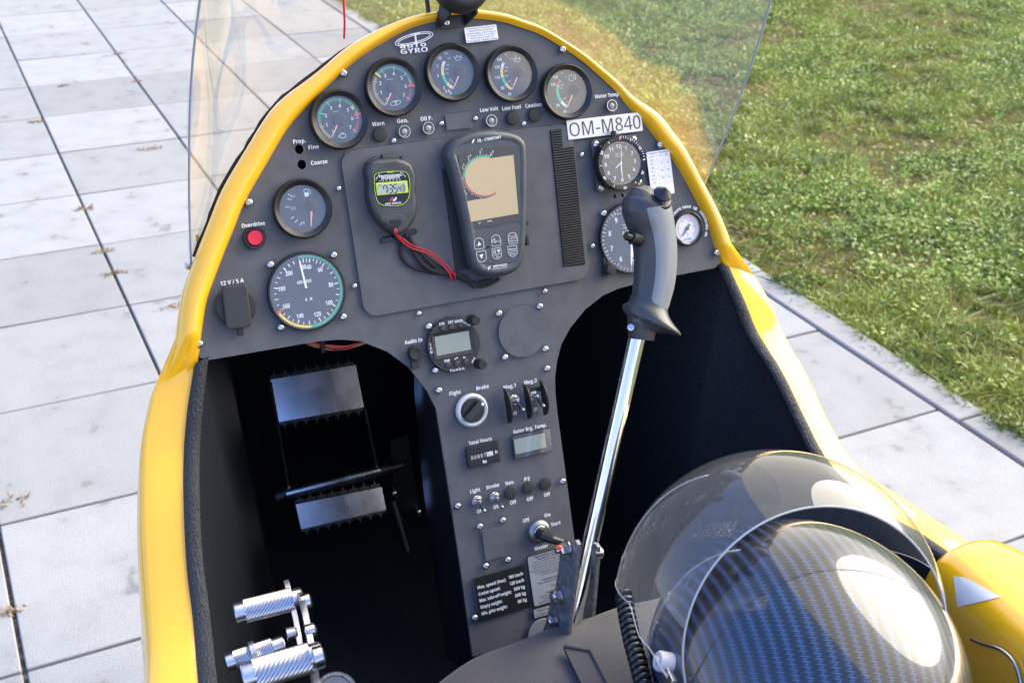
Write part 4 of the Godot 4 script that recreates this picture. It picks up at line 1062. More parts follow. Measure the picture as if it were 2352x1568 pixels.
# ---------------------------------------------------------------- lamps, switches, knobs and small displays on the panel
func lamp(label: String, x: float, y: float) -> void:
	var n := thing("indicator_lamp", label, "lamp", at_panel(on_panel(x, y, 2.0)), "clear indicator lamps on the panel")
	var g := mm(); g.lathe([Vector2(7.0, 0), Vector2(7.0, 1.8), Vector2(6.4, 2.6), Vector2(5.7, 2.6), Vector2(5.2, 1.4)], 30); put(g, "rim", m_steel, n)
	g = mm(); g.lathe([Vector2(5.3, 1.6), Vector2(4.6, 0.9), Vector2(3.0, 0.5), Vector2(0, 0.4)], 24); put(g, "reflector", mat("lamp reflector", Color(0.5, 0.49, 0.47), 0.3, 0.9), n)
	g = mm(); g.lathe([Vector2(3.2, 0.5), Vector2(3.0, 1.8), Vector2(2.0, 2.7), Vector2(0, 3.0)], 20); put(g, "lens", mat("lamp lens", srgb(0.32, 0.31, 0.30), 0.12), n)

func toggle(n: Node3D, c: Vector2, lean: Vector2, length: float) -> void:
	var g := mm(); g.crease = 25; var rings := []
	for p in [[6.2, 0.0], [6.2, 1.6], [5.4, 2.2], [4.6, 2.2]]:
		var ring := PackedVector3Array()
		for i in 48: ring.append(Vector3(c.x, c.y, p[1]) + Vector3(cos(TAU * i / 48.0), sin(TAU * i / 48.0), 0) * (p[0] - (0.5 if i % 2 and p[0] > 5.5 else 0.0)))
		rings.append(ring)
	for i in rings.size() - 1:
		for j in 48: g.quad(rings[i][j], rings[i + 1][j], rings[i + 1][(j + 1) % 48], rings[i][(j + 1) % 48])
	put(g, "knurled_nut", m_steel, n)
	g = mm(); g.lathe([Vector2(4.5, 0.0), Vector2(4.4, 3.4), Vector2(3.8, 4.0), Vector2(2.4, 3.4), Vector2(0, 2.6)], 24, Vector3(c.x, c.y, 0)); put(g, "bushing", m_steel, n)
	var d := Vector3(lean.x, lean.y, 1.0).normalized(); var b := Vector3(c.x, c.y, 2.0)
	g = mm(); g.tube([b, b + d * length * 0.3, b + d * length * 0.8, b + d * length * 0.93, b + d * length], [1.5, 1.6, 2.3, 2.2, 1.2], 14); put(g, "lever", mat("dull nickel", Color(0.6, 0.6, 0.62), 0.28, 1.0), n)

func knob_at(n: Node3D, c: Vector2, r: float, h: float, called := "knob", m: Material = null) -> void:
	var g := mm(); g.crease = 30; var rings := []
	for p in [[1.06, 0.0], [1.0, 0.25], [0.92, 0.85], [0.82, 1.0]]:
		var ring := PackedVector3Array()
		for i in 40: ring.append(Vector3(c.x, c.y, p[1] * h) + Vector3(cos(TAU * i / 40.0), sin(TAU * i / 40.0), 0) * r * (p[0] - (0.05 if i % 2 and p[1] < 0.9 else 0.0)))
		rings.append(ring)
	for i in rings.size() - 1:
		for j in 40: g.quad(rings[i][j], rings[i + 1][j], rings[i + 1][(j + 1) % 40], rings[i][(j + 1) % 40])
	g.fan(rings[-1]); put(g, called, m if m else m_rubber, n)

func build_switchgear() -> void:
	lamp("clear indicator lamp below the word Gen.", 929, 302); lamp("clear indicator lamp below the words Oil P.", 984, 294)
	lamp("clear indicator lamp below the words Low Volt", 1129, 277); lamp("clear indicator lamp below the words Water Temp", 1406, 242)
	# red push button
	var n := thing("push_button", "red push button in a black ring below the word Overdrive", "button", at_panel(on_panel(585, 546, 5.0)))
	var g := mm(); g.lathe([Vector2(11.6, 0), Vector2(11.6, 2.2), Vector2(10.6, 3.6), Vector2(8.6, 3.8), Vector2(7.8, 2.2)], 36); put(g, "ring", m_gloss, n)
	g = mm(); g.lathe([Vector2(7.6, 1.0), Vector2(7.6, 5.8), Vector2(7.0, 6.8), Vector2(5.6, 6.6), Vector2(0, 6.2)], 32); put(g, "cap", mat("button red", srgb(0.55, 0.008, 0.03), 0.38), n)
	# power socket with a hinged lid
	n = thing("power_socket", "black round power socket with a flip lid below 12 V / 5 A", "socket", at_panel(on_panel(541, 704, 4.0), -3.0))
	g = mm(); g.lathe([Vector2(20.5, 0), Vector2(20.5, 3.0), Vector2(18.5, 5.0), Vector2(0, 5.2)], 40); put(g, "base", m_rubber, n)
	g = mm(); g.crease = 40; g.prism(round_rect(26, 44, 5.0, 4, Vector2(0.5, 0.0)), 3.0, 8.5, 1.8); put(g, "lid", mat("lid plastic", srgb(0.022, 0.023, 0.027), 0.5), n)
	g = mm(); g.prism(round_rect(6, 10, 1.5, 3, Vector2(2.0, -25)), 0.5, 5.0, 0.8); put(g, "pull_tab", m_rubber, n)
	# radio
	var c := on_panel(1042.4, 791.5, 4.0)
	n = thing("radio", "round black radio with an oblong display and six small buttons", "radio", at_panel(c))
	g = mm(); g.lathe([Vector2(30.2, 0), Vector2(30.2, 3.2), Vector2(29.4, 4.0), Vector2(0, 4.0)], 60); put(g, "faceplate", m_black, n)
	var q6 := func(x: float, y: float, h: float) -> Vector2: return zp(1550, 1150, 1.96, x, y, h) - c
	var l0: Vector2 = q6.call(365, 385, 4); var l1: Vector2 = q6.call(635, 338, 4); var l2: Vector2 = q6.call(655, 485, 4); var l3: Vector2 = q6.call(385, 535, 4)
	var lc := (l0 + l1 + l2 + l3) * 0.25; var lw := ((l1 - l0).x + (l2 - l3).x) * 0.5; var lh := ((l0 - l3).y + (l1 - l2).y) * 0.5
	g = mm(); g.crease = 40
	var fr := []
	for e in [[9.0, 4.0], [8.0, 5.2], [1.0, 4.3], [0.0, 4.1]]: fr.append(Geo.lift(round_rect(lw + e[0], lh + e[0] * 0.9, 2.0, 3, lc + Vector2(0.8, 0)), e[1]))
	for i in 3:
		for j in fr[0].size(): g.quad(fr[i][j], fr[i + 1][j], fr[i + 1][(j + 1) % fr[0].size()], fr[i][(j + 1) % fr[0].size()])
	put(g, "display_frame", m_black, n)
	g = mm(); g.box(Vector3(lc.x, lc.y, 4.1), Vector3(lw, lh, 0.4)); put(g, "display", mat("blank lcd", srgb(0.24, 0.27, 0.22), 0.16), n)
	for b in [[433, 320], [502, 308], [573, 296], [474, 606], [545, 595], [614, 580]]:
		var p: Vector2 = q6.call(b[0], b[1], 5.0)
		g = mm(); g.lathe([Vector2(3.2, 3.8), Vector2(3.1, 5.4), Vector2(2.4, 6.0), Vector2(0, 6.1)], 20, Vector3(p.x, p.y, 0)); put(g, "button", mat("button grey", srgb(0.035, 0.026, 0.03), 0.4), n)
	knob_at(n, q6.call(690, 258, 12.0), 5.6, 14.0); knob_at(n, q6.call(745, 605, 12.0), 5.6, 14.0)
	g = mm()
	for t in [["I/O", 425, 284], ["SET", 496, 270], ["MEM", 558, 262], ["DW", 466, 573], ["f.u.n.k.e.", 548, 640], ["C", 337, 446], ["O", 341, 477], ["M", 346, 506]]: g.text(t[0], q6.call(t[1], t[2], 4.0), 2.9, 4.2, bold)
	g.text("VOL/SEL", q6.call(622, 285, 4.0), 2.0, 4.2, bold, -38); g.text("FREQ", q6.call(672, 570, 4.0), 2.0, 4.2, bold, 55)
	for t in [[530, 556, 1.0], [544, 553, -1.0]]:
		var p: Vector2 = q6.call(t[0], t[1], 4.0); g.tri(Vector3(p.x - 1, p.y - t[2], 4.2), Vector3(p.x, p.y + t[2], 4.2), Vector3(p.x + 1, p.y - t[2], 4.2))
	var p2: Vector2 = q6.call(604, 546, 4.0); g.tri(Vector3(p2.x - 1.4, p2.y - 1, 4.2), Vector3(p2.x - 1.4, p2.y + 1, 4.2), Vector3(p2.x + 1.4, p2.y, 4.2))
	put(g, "lettering", ink, n)
	# audio jack with its rubber flap
	n = thing("audio_socket", "black rubber capped socket below the words Audio In", "socket", at_panel(zp(1550, 1150, 1.96, 222, 515, 6.0)))
	g = mm(); g.lathe([Vector2(8.0, 0), Vector2(8.0, 6.0), Vector2(7.0, 7.4), Vector2(5.0, 7.4), Vector2(4.2, 6.6), Vector2(0, 6.4)], 28); put(g, "cap", m_rubber, n)
	g = mm(); g.prism(round_rect(9, 14, 1.0, 3, Vector2(-1.5, -10)), 1.0, 4.5, 0.6); put(g, "tab", m_rubber, n)
	# rotary selector
	n = thing("selector_knob", "black rotary selector on a pale grey dish between Flight and Brake", "knob", at_panel(zp(1550, 1150, 1.96, 666, 962, 3.0)))
	g = mm(); g.lathe([Vector2(18.6, 0), Vector2(18.6, 2.4), Vector2(17.6, 4.2), Vector2(16.2, 5.0), Vector2(15.0, 4.8), Vector2(13.2, 3.0)], 44); put(g, "dish", mat("pale grey plastic", srgb(0.56, 0.57, 0.57), 0.4), n)
	g = mm(); g.lathe([Vector2(13.4, 0.5), Vector2(13.2, 5.0), Vector2(12.4, 6.0), Vector2(0, 6.2)], 36); put(g, "knob", m_black, n)
	g = mm(); g.crease = 40; g.prism(round_rect(9.0, 26, 3.0, 3), 5.0, 12.0, 1.2); put(g, "grip", mat("grip black", srgb(0.02, 0.02, 0.023), 0.45), n).rotation.z = deg_to_rad(-52)
	for i in 8:
		g = mm(); g.box(Vector3(-4.6, -9.5 + i * 2.7, 8.6), Vector3(1.2, 1.3, 6.0), 0.3); put(g, "rib", m_black, n).rotation.z = deg_to_rad(-52)
	g = mm(); g.lathe([Vector2(1.7, 11.4), Vector2(1.7, 12.3), Vector2(0, 12.4)], 14); var dot := put(g, "dot", mat("needle white", srgb(0.86, 0.86, 0.86), 0.5), n); dot.position = Vector3(9.6, 6.4, 0) * 0.001; 
	# ignition switches with guard fins
	var mags := [["guarded toggle switch under Mag.1, next to the rotary selector", 998, 880], ["guarded toggle switch under Mag.2, close to the pedestal edge", 1158, 850]]
	for q in mags:
		var mc := zp(1550, 1150, 1.96, q[1], q[2], 2.0)
		n = thing("ignition_switch", q[0], "switch", at_panel(mc)); toggle(n, Vector2.ZERO, Vector2(0.12, -0.62), 20.0)
	n = thing("switch_guard", "three black curved fins standing either side of the ignition switches", "guard", at_panel(zp(1550, 1150, 1.96, 1080, 880, 0.0)))
	var base := zp(1550, 1150, 1.96, 1080, 880, 0.0)
	for q in [[930, 925, 905], [1085, 893, 870], [1212, 862, 845]]:
		var p := zp(1550, 1150, 1.96, q[0], q[1], 0.0) - base
		var poly := PackedVector2Array()
		for i in 17:
			var a := PI * i / 16.0; poly.append(Vector2(cos(a) * 20.0, sin(a) * 17.0 + 0.0))
		g = mm(); g.crease = 40
		g.xf = Transform3D(Basis(Vector3(0, 1, 0), Vector3(0, 0, 1), Vector3(1, 0, 0)), Vector3(p.x - 1.0, p.y, 0.0)); g.prism(poly, 0.0, 2.0, 0.5); put(g, "fin", mat("fin black", srgb(0.013, 0.014, 0.016), 0.45), n)
	g = mm(); var pa := zp(1550, 1150, 1.96, 1155, 800, 0.0) - base; g.box(Vector3(pa.x + 1, pa.y, 0.5), Vector3(22, 5, 0.9), 0.2); put(g, "foot", m_black, n)
	# hour meter
	var r := plate_at([[(1550 + 610 / 1.96) / 1.7415, (1150 + 1250 / 1.96) / 1.7415], [(1550 + 862 / 1.96) / 1.7415, (1150 + 1200 / 1.96) / 1.7415], [(1550 + 885 / 1.96) / 1.7415, (1150 + 1365 / 1.96) / 1.7415], [(1550 + 635 / 1.96) / 1.7415, (1150 + 1418 / 1.96) / 1.7415]], 2.0)
	n = thing("hour_meter", "black hour meter showing 0089762 below Total Hours", "meter", at_panel(r.c))
	g = mm(); g.crease = 50; g.prism(round_rect(r.w, r.h, 0.8, 2), 0.05, 3.4, 0.4); put(g, "case", m_black, n)
	g = mm(); g.box(Vector3(0, r.h * 0.26, 3.7), Vector3(r.w * 0.96, r.h * 0.34, 0.9), 0.3); put(g, "upper_bar", m_black, n)
	g = mm(); g.box(Vector3(0, -r.h * 0.3, 3.7), Vector3(r.w * 0.96, r.h * 0.36, 0.9), 0.3); put(g, "lower_bar", m_black, n)
	g = mm()
	for i in 5: g.text("00897"[i], Vector2(r.w * (-0.36 + i * 0.1), -r.h * 0.02), 4.2, 3.7, sans, 0, 0.85)
	g.text("h", Vector2(r.w * 0.4, 0), 3.8, 3.7, bold); g.stroke([Vector2(-1.6, -r.h * 0.22), Vector2(-1.6, -r.h * 0.36), Vector2(1.8, -r.h * 0.36), Vector2(2.2, -r.h * 0.30), Vector2(-1.0, -r.h * 0.29)], 0.9, 4.3)
	put(g, "figures", ink, n)
	for i in 2:
		g = mm(); g.box(Vector3(r.w * (0.145 + i * 0.1), -r.h * 0.02, 3.6), Vector3(r.w * 0.09, 5.4, 0.4)); put(g, "pale_wheel", mat("needle white", srgb(0.86, 0.86, 0.86), 0.5), n)
		g = mm(); g.text("62"[i], Vector2(r.w * (0.145 + i * 0.1), -r.h * 0.02), 4.2, 4.0, sans, 0, 0.85); put(g, "figure", mat("dark print", srgb(0.02, 0.02, 0.025), 0.6), n)
	# temperature display
	r = plate_at([[(1550 + 972 / 1.96) / 1.7415, (1150 + 1160 / 1.96) / 1.7415], [(1550 + 1272 / 1.96) / 1.7415, (1150 + 1097 / 1.96) / 1.7415], [(1550 + 1298 / 1.96) / 1.7415, (1150 + 1280 / 1.96) / 1.7415], [(1550 + 997 / 1.96) / 1.7415, (1150 + 1345 / 1.96) / 1.7415]], 1.0)
	n = thing("temperature_display", "blank grey display in a dark frame below Rotor Brg. Temp.", "display", at_panel(r.c))
	g = mm(); g.crease = 50; g.prism(round_rect(r.w, r.h, 0.6, 2), 0.05, 1.6, 0.3); put(g, "frame", mat("frame blue black", srgb(0.012, 0.016, 0.03), 0.16), n)
	g = mm(); g.box(Vector3(-r.w * 0.06, 0.5, 1.7), Vector3(r.w * 0.80, r.h * 0.62, 0.3)); put(g, "screen", mat("temp lcd", srgb(0.26, 0.31, 0.27), 0.18), n)
	g = mm(); g.box(Vector3(0, 0, 2.3), Vector3(r.w * 0.97, r.h * 0.95, 0.2)); put(g, "lens", m_lens, n)
	# light and strobe switches, z1b
	for q in [["toggle switch below the word Light", 436, 320], ["toggle switch below the word Strobe", 583, 290]]:
		n = thing("toggle_switch", q[0], "switch", at_panel(zp(1700, 1850, 2.0913, q[1], q[2], 1.0)), "chrome toggle switches on the pedestal"); toggle(n, Vector2.ZERO, Vector2(0.10, -0.60), 18.0)
	# master key switch
	n = thing("key_switch", "steel master switch with a black key turned between Off and On", "switch", at_panel(zp(1700, 1850, 2.0913, 962, 580, 3.0)))
	g = mm(); g.lathe([Vector2(14.0, 0), Vector2(14.0, 2.2), Vector2(12.4, 4.6), Vector2(9.6, 5.6), Vector2(8.8, 4.6), Vector2(7.8, 4.4)], 40); put(g, "collar", mat("dull steel", Color(0.55, 0.56, 0.57), 0.36, 0.9), n)
	g = mm(); g.lathe([Vector2(8.0, 3.0), Vector2(8.0, 6.0), Vector2(7.2, 6.8), Vector2(0, 6.8)], 30); put(g, "cylinder", m_steel, n)
	g = mm(); g.crease = 25; var k0 := Vector3(-2, 0, 5.0); g.tube([k0, k0 + Vector3(0.5, -0.5, 14), k0 + Vector3(6, -4, 22), k0 + Vector3(24, -13, 26), k0 + Vector3(25.5, -13.8, 26.2)], [6.0, 6.4, 5.0, 3.0, 1.6], 8); put(g, "key", m_black, n)
	cables()
	compass()

func cables() -> void:
	var n := thing("cable_bundle", "bundle of red, orange and black wires under the panel edge", "cable")
	var cols := [srgb(0.45, 0.02, 0.02), srgb(0.62, 0.20, 0.05), srgb(0.01, 0.01, 0.01), srgb(0.5, 0.30, 0.05), srgb(0.36, 0.03, 0.02), srgb(0.55, 0.5, 0.45), srgb(0.02, 0.02, 0.02), srgb(0.60, 0.12, 0.03)]
	for i in 8:
		var pts := []
		for k in 6:
			var f := k / 5.0
			var p := from_panel(on_panel(lerpf(690, 880, f), 778 + 20.0 * sin(PI * f) + i * 1.6 * sin(PI * f)), -16.0 - i * 1.5)
			pts.append(p + Vector3(0, rng.randf_range(-0.001, 0.001), 0))
		var g := Geo.new(); g.tube(smooth(pts, 3), 0.0012, 6); put(g, "wire", mat("wire %d" % i, cols[i], 0.5), n)
	var t := from_panel(on_panel(748, 793), -20.0)
	var g2 := Geo.new(); g2.xf = Transform3D(Basis(), t); g2.box(Vector3.ZERO, Vector3(0.004, 0.014, 0.016)); put(g2, "cable_tie", m_black, n)

func compass() -> void:
	var n := thing("compass", "round black compass housing on a folded bracket at the arch top", "compass", at_panel(on_panel(1030, 45)))
	var g := mm(); g.crease = 40
	g.prism(PackedVector2Array([Vector2(-15, -9), Vector2(17, -9), Vector2(20, 8), Vector2(-13, 8)]), 0.05, 2.2, 0.4); put(g, "bracket_plate", m_black, n)
	for s in [[-13.0, -6.0], [17.0, 24.0]]:
		g = mm(); g.crease = 40; g.loft([PackedVector3Array([Vector3(s[0], -8, 1), Vector3(s[0] + 2.5, -8, 1), Vector3(s[0] + 2.5, 8, 1), Vector3(s[0], 8, 1)]), PackedVector3Array([Vector3(s[0], -6, 9), Vector3(s[0] + 2.5, -6, 9), Vector3(s[0] + 2.5, 9, 9), Vector3(s[0], 9, 9)]), PackedVector3Array([Vector3(s[1], 2, 20), Vector3(s[1] + 2.5, 2, 20), Vector3(s[1] + 2.5, 40, 18), Vector3(s[1], 40, 18)])], true, true, true); put(g, "bracket_arm", m_black, n)
	var cc := on_panel(1058, -40, 26.0) - on_panel(1030, 45)
	g = mm(); g.crease = 60; g.xf = Transform3D(Basis(), Vector3(cc.x, cc.y, 26)); g.lathe([Vector2(0, -30), Vector2(16, -27), Vector2(26, -18), Vector2(31, -6), Vector2(31, 4), Vector2(29, 12), Vector2(26, 16), Vector2(22, 17), Vector2(0, 17)], 44); put(g, "housing", m_rubber, n)
	g = mm(); g.tube([Vector3(-18, -2, -8), Vector3(-18, 46, -8)], 2.6, 10); put(g, "post", m_black, n)
	var s := mm(); s.lathe([Vector2(4, 2), Vector2(4, 3), Vector2(3.2, 4.4), Vector2(1.7, 4.9)], 16); s.lathe([Vector2(1.7, 4.9), Vector2(1.6, 3.0), Vector2(0, 3.0)], 6); var o := put(s, "screw", m_steel, n); var sp := on_panel(1025, 51, 3) - on_panel(1030, 45); o.position = Vector3(sp.x, sp.y, 0) * 0.001

# ---------------------------------------------------------------- things stuck to the panel
func seven(g: Geo, d: String, c: Vector2, w: float, h: float, t: float, z: float, turn: float) -> void:     # one seven-segment figure
	var on: String = {"0": "abcdef", "1": "bc", "2": "abged", "3": "abgcd", "4": "fgbc", "5": "afgcd", "6": "afgedc", "7": "abcf", "8": "abcdefg", "9": "abcdfg"}[d]
	var x := w * 0.5; var y := h * 0.5; var e := t * 0.55
	var seg := {"a": [Vector2(-x + e, y), Vector2(x - e, y)], "b": [Vector2(x, y - e), Vector2(x, e)], "c": [Vector2(x, -e), Vector2(x, -y + e)], "d": [Vector2(-x + e, -y), Vector2(x - e, -y)], "e": [Vector2(-x, -e), Vector2(-x, -y + e)], "f": [Vector2(-x, y - e), Vector2(-x, e)], "g": [Vector2(-x + e, 0), Vector2(x - e, 0)]}
	for s in on:
		var a: Vector2 = seg[s][0]; var b: Vector2 = seg[s][1]
		a.x += a.y * 0.08; b.x += b.y * 0.08
		g.bar(c + a.rotated(deg_to_rad(turn)), c + b.rotated(deg_to_rad(turn)), t, z)
func outline(pts: Array, c: Vector2, h: float, n := 3) -> PackedVector2Array:
	var q := []
	for p in pts: q.append(zp(1350, 450, 1.845, p[0], p[1], h) - c)
	return PackedVector2Array(smooth(q, n, true)) if n > 1 else PackedVector2Array(q)

func build_handhelds() -> void:
	stopwatch(); variometer(); cords()

func stopwatch() -> void:
	var c := zp(1350, 450, 1.845, 400, 600, 14.0)
	var n := thing("stopwatch", "dark grey stopwatch with a yellow framed display reading 7:35 43", "stopwatch", at_panel(c))
	var Q := func(x: float, y: float, h: float) -> Vector2: return zp(1350, 450, 1.845, x, y, h) - c
	var body := outline([[212, 400], [245, 355], [330, 338], [450, 338], [535, 375], [572, 440], [580, 520], [574, 600], [588, 680], [570, 780], [520, 860], [470, 898], [430, 903], [380, 880], [310, 820], [250, 730], [226, 650], [218, 600], [222, 520], [208, 450]], c, 12.0)
	var shell := mat("charcoal plastic", srgb(0.042, 0.045, 0.051), 0.42)
	shell.albedo_texture = noise_tex(noise(0.02, 4, 6), [[0.2, Color(0.85, 0.85, 0.85)], [0.8, Color(1, 1, 1)]], 256); planar(shell, 9.0)
	var g := mm(); g.crease = 50; g.prism(body, 0.3, 17.0, 4.5); put(g, "case", shell, n)
	for q in [[[225, 385], [290, 342]], [[330, 333], [420, 331]], [[465, 340], [545, 385]]]:
		var a: Vector2 = Q.call(q[0][0], q[0][1], 11.0); var b: Vector2 = Q.call(q[1][0], q[1][1], 11.0)
		g = mm(); g.crease = 40; g.xf = Transform3D(Basis(Vector3.BACK, (b - a).angle()), Vector3(((a + b) * 0.5).x, ((a + b) * 0.5).y, 8.0)); g.box(Vector3(0, 0.6, 0), Vector3((b - a).length(), 5.0, 8.0), 1.2); put(g, "button", shell, n)
	var face := outline([[262, 490], [282, 442], [400, 425], [505, 432], [535, 480], [541, 560], [530, 635], [480, 685], [390, 695], [305, 680], [272, 610]], c, 17.3)
	g = mm(); g.prism(face, 16.6, 17.4, 0.2); put(g, "face", mat("face gloss", srgb(0.006, 0.006, 0.007), 0.2), n)
	var lime := mat("lime print", srgb(0.46, 0.60, 0.02), 0.5)
	g = mm(); var ring := Array(Geo.shrink(ccw(face), 1.1)); g.stroke(ring, 0.55, 17.6, true); put(g, "border", lime, n)
	var turn: float = rad_to_deg((Q.call(515, 500, 17.5) - Q.call(278, 520, 17.5)).angle())
	g = mm(); g.prism(outline([[280, 520], [512, 501], [523, 590], [291, 612]], c, 17.6, 1), 17.3, 18.4, 0.4); put(g, "display_frame", lime, n)
	g = mm(); g.prism(outline([[294, 531], [499, 515], [507, 582], [302, 602]], c, 18.3, 1), 18.0, 18.6); put(g, "display", mat("lcd grey", srgb(0.34, 0.38, 0.33), 0.2), n)
	g = mm()
	var i := 0
	for q in [["7", 352, 567, 3.6, 8.4], ["3", 392, 563, 3.6, 8.4], ["5", 427, 560, 3.6, 8.4], ["4", 458, 561, 2.8, 6.2], ["3", 484, 558, 2.8, 6.2]]: seven(g, q[0], Q.call(q[1], q[2], 18.6), q[3], q[4], 1.0, 18.8, turn)
	for y in [558, 573]: g.disc(0.55, 18.8, 8, Q.call(372, y, 18.6))
	g.bar(Q.call(303, 537, 18.6), Q.call(319, 535, 18.6), 0.8, 18.8)
	put(g, "figures", mat("lcd ink", srgb(0.015, 0.018, 0.016), 0.5), n)
	g = mm(); g.text("PROFESSIONAL", Q.call(390, 466, 17.5), 2.3, 17.7, bold, turn, 1.05); g.text("STOPWATCH", Q.call(390, 483, 17.5), 2.3, 17.7, bold, turn, 1.05); g.text("PRO TOUCH", Q.call(410, 670, 17.5), 1.9, 17.7, bold, turn, 1.15)
	var days := ["SU", "MO", "TU", "WE", "TH", "FR", "SA"]
	for k in 7: g.text(days[k], Q.call(310 + k * 25, 506 - k * 2, 17.5), 0.95, 17.7, bold, turn)
	for k in 5:
		g.disc(0.5, 17.7, 8, Q.call(283 + k * 6, 492 - k * 9, 17.5)); g.disc(0.5, 17.7, 8, Q.call(466 + k * 8, 442 + k * 7, 17.5))
	g.stroke([Q.call(432, 625, 17.5), Q.call(424, 645, 17.5), Q.call(408, 648, 17.5)], 1.5, 17.7)
	put(g, "lettering", ink, n)
	g = mm(); g.stroke([Q.call(387, 654, 17.5), Q.call(398, 632, 17.5), Q.call(415, 632, 17.5)], 1.5, 17.75); put(g, "red_mark", print_red, n)
	g = mm(); for k in 5: g.disc(0.6, 17.7, 8, Q.call(370 + k * 10, 441 - k * 0.6, 17.5))
	put(g, "lime_dots", lime, n)
	# lanyard eye
	g = mm(); g.prism(outline([[352, 800], [380, 760], [430, 750], [480, 760], [500, 785], [478, 830], [440, 856], [400, 850]], c, 17.0), 16.0, 17.6, 0.5); put(g, "eye_boss", shell, n)
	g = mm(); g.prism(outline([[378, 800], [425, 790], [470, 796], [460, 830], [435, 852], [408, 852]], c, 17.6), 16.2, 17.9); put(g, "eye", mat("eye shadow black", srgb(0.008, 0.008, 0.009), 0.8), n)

func ccw(p: PackedVector2Array) -> PackedVector2Array:
	var q := p.duplicate()
	if Geometry2D.is_polygon_clockwise(q): q.reverse()
	return q

func variometer() -> void:
	var c := zp(1350, 450, 1.845, 1110, 660, 20.0)
	var n := thing("flight_computer", "grey handheld flight computer with a blank beige display and six keys", "flight computer", at_panel(c))
	var Q := func(x: float, y: float, h: float) -> Vector2: return zp(1350, 450, 1.845, x, y, h) - c
	var shell := mat("slate plastic", srgb(0.060, 0.066, 0.075), 0.36)
	shell.albedo_texture = noise_tex(noise(0.03, 4, 66), [[0.2, Color(0.88, 0.88, 0.88)], [0.8, Color(1, 1, 1)]], 256); planar(shell, 7.0)
	var pts := [[795, 270], [850, 190], [1000, 135], [1150, 128], [1300, 152], [1375, 215], [1392, 320], [1394, 520], [1390, 720], [1378, 980], [1350, 1120], [1270, 1190], [1150, 1215], [1050, 1200], [985, 1140], [950, 1020], [915, 830], [865, 600], [812, 400], [788, 330]]
	var o := ccw(outline(pts, c, 16.0))
	var g := mm(); g.crease = 55
	var rings := []
	for e in [[3.5, 2.0], [1.0, 5.0], [0.0, 10.0], [0.0, 17.0], [1.2, 21.0], [3.6, 24.0], [6.4, 25.2], [9.0, 24.6], [10.2, 23.6]]: rings.append(Geo.lift(Geo.shrink(o, e[0]), e[1]))
	for i in rings.size() - 1:
		for j in o.size(): g.quad(rings[i][j], rings[i + 1][j], rings[i + 1][(j + 1) % o.size()], rings[i][(j + 1) % o.size()])
	var lid := Geo.shrink(o, 10.2)
	g.flat(lid, 23.6); g.flat(Geo.shrink(o, 3.5), 2.0, true)
	put(g, "case", shell, n)
	var turn: float = rad_to_deg((Q.call(1340, 810, 24.0) - Q.call(960, 865, 24.0)).angle())
	g = mm(); g.crease = 50; g.prism(outline([[890, 318], [935, 295], [1000, 288], [1100, 262], [1200, 246], [1290, 246], [1330, 240], [1362, 800], [1240, 815], [1150, 838], [1050, 850], [962, 862], [925, 600]], c, 24.2, 1), 23.4, 24.4, 0.3); put(g, "screen_surround", mat("surround grey", srgb(0.042, 0.043, 0.046), 0.45), n)
	# display: a field with a round bay on its left
	var bay := [[1125, 337], [1298, 313], [1335, 745], [973, 808], [957, 655], [1030, 640], [1090, 634], [1140, 618], [1168, 597], [1160, 581]]
	var cen := Vector2(1087, 470)
	for i in 13:
		var a := deg_to_rad(lerpf(62.0, 285.0, i / 12.0)); bay.append([cen.x + cos(a) * 148.0, cen.y + sin(a) * 144.0])
	g = mm(); g.prism(outline(bay, c, 24.6, 1), 24.2, 24.8); put(g, "display", mat("beige lcd", srgb(0.44, 0.345, 0.20), 0.4), n)
	g = mm()
	for i in 47:
		var a := deg_to_rad(55.0 + i * 5.0); var k := 170.0 if i % 5 == 4 else 163.0
		g.bar(Q.call(cen.x + cos(a) * 153.0, cen.y + sin(a) * 149.0, 24.6), Q.call(cen.x + cos(a) * k, cen.y + sin(a) * k * 0.97, 24.6), 0.5, 24.7)
	for q in [["0", 908, 500, 3.4], ["1", 923, 408, 3.0], ["5", 931, 386, 2.2], ["2", 967, 334, 3.2], ["6", 980, 316, 2.2], ["3", 1052, 295, 3.2], ["7", 1063, 274, 2.2], ["4", 1133, 307, 3.2], ["8", 1146, 289, 2.2], ["-1", 935, 583, 3.0], ["5", 951, 599, 2.2], ["0", 980, 826, 1.8], ["50", 1047, 815, 1.8], ["100%", 1122, 801, 1.8]]: g.text(q[0], Q.call(q[1], q[2], 24.6), q[3], 24.7, sans, turn)
	g.text("IQ - COMFORT", Q.call(1118, 194, 25.0), 2.9, 25.6, bold, turn + 2.0); fit_text(g, "BRÄUNIGER", Q.call(1198, 1128, 25), 16.0, 2.3, 25.6, bold, turn); fit_text(g, "FLUGELECTRONIC", Q.call(1200, 1146, 25), 16.0, 1.3, 25.6, sans, turn)
	for l in [[1002, 212], [1120, 1146]]:
		g.stroke([Q.call(l[0] - 10, l[1] + 14, 25), Q.call(l[0] - 6, l[1] - 6, 25), Q.call(l[0] + 8, l[1] - 16, 25), Q.call(l[0], l[1] + 2, 25), Q.call(l[0] - 8, l[1] + 12, 25)], 0.7, 25.6)
	put(g, "lettering", ink, n)
	g = mm(); var arcs := []
	for i in 19:
		var a := deg_to_rad(lerpf(176.0, 286.0, i / 18.0)); arcs.append(Q.call(cen.x + cos(a) * 150.0, cen.y + sin(a) * 146.0, 24.6))
	g.stroke(arcs, 1.0, 25.0); put(g, "green_arc", print_green, n)
	g = mm(); arcs = []
	for i in 19:
		var a := deg_to_rad(lerpf(60.0, 174.0, i / 18.0)); arcs.append(Q.call(cen.x + cos(a) * 150.0, cen.y + sin(a) * 146.0, 24.6))
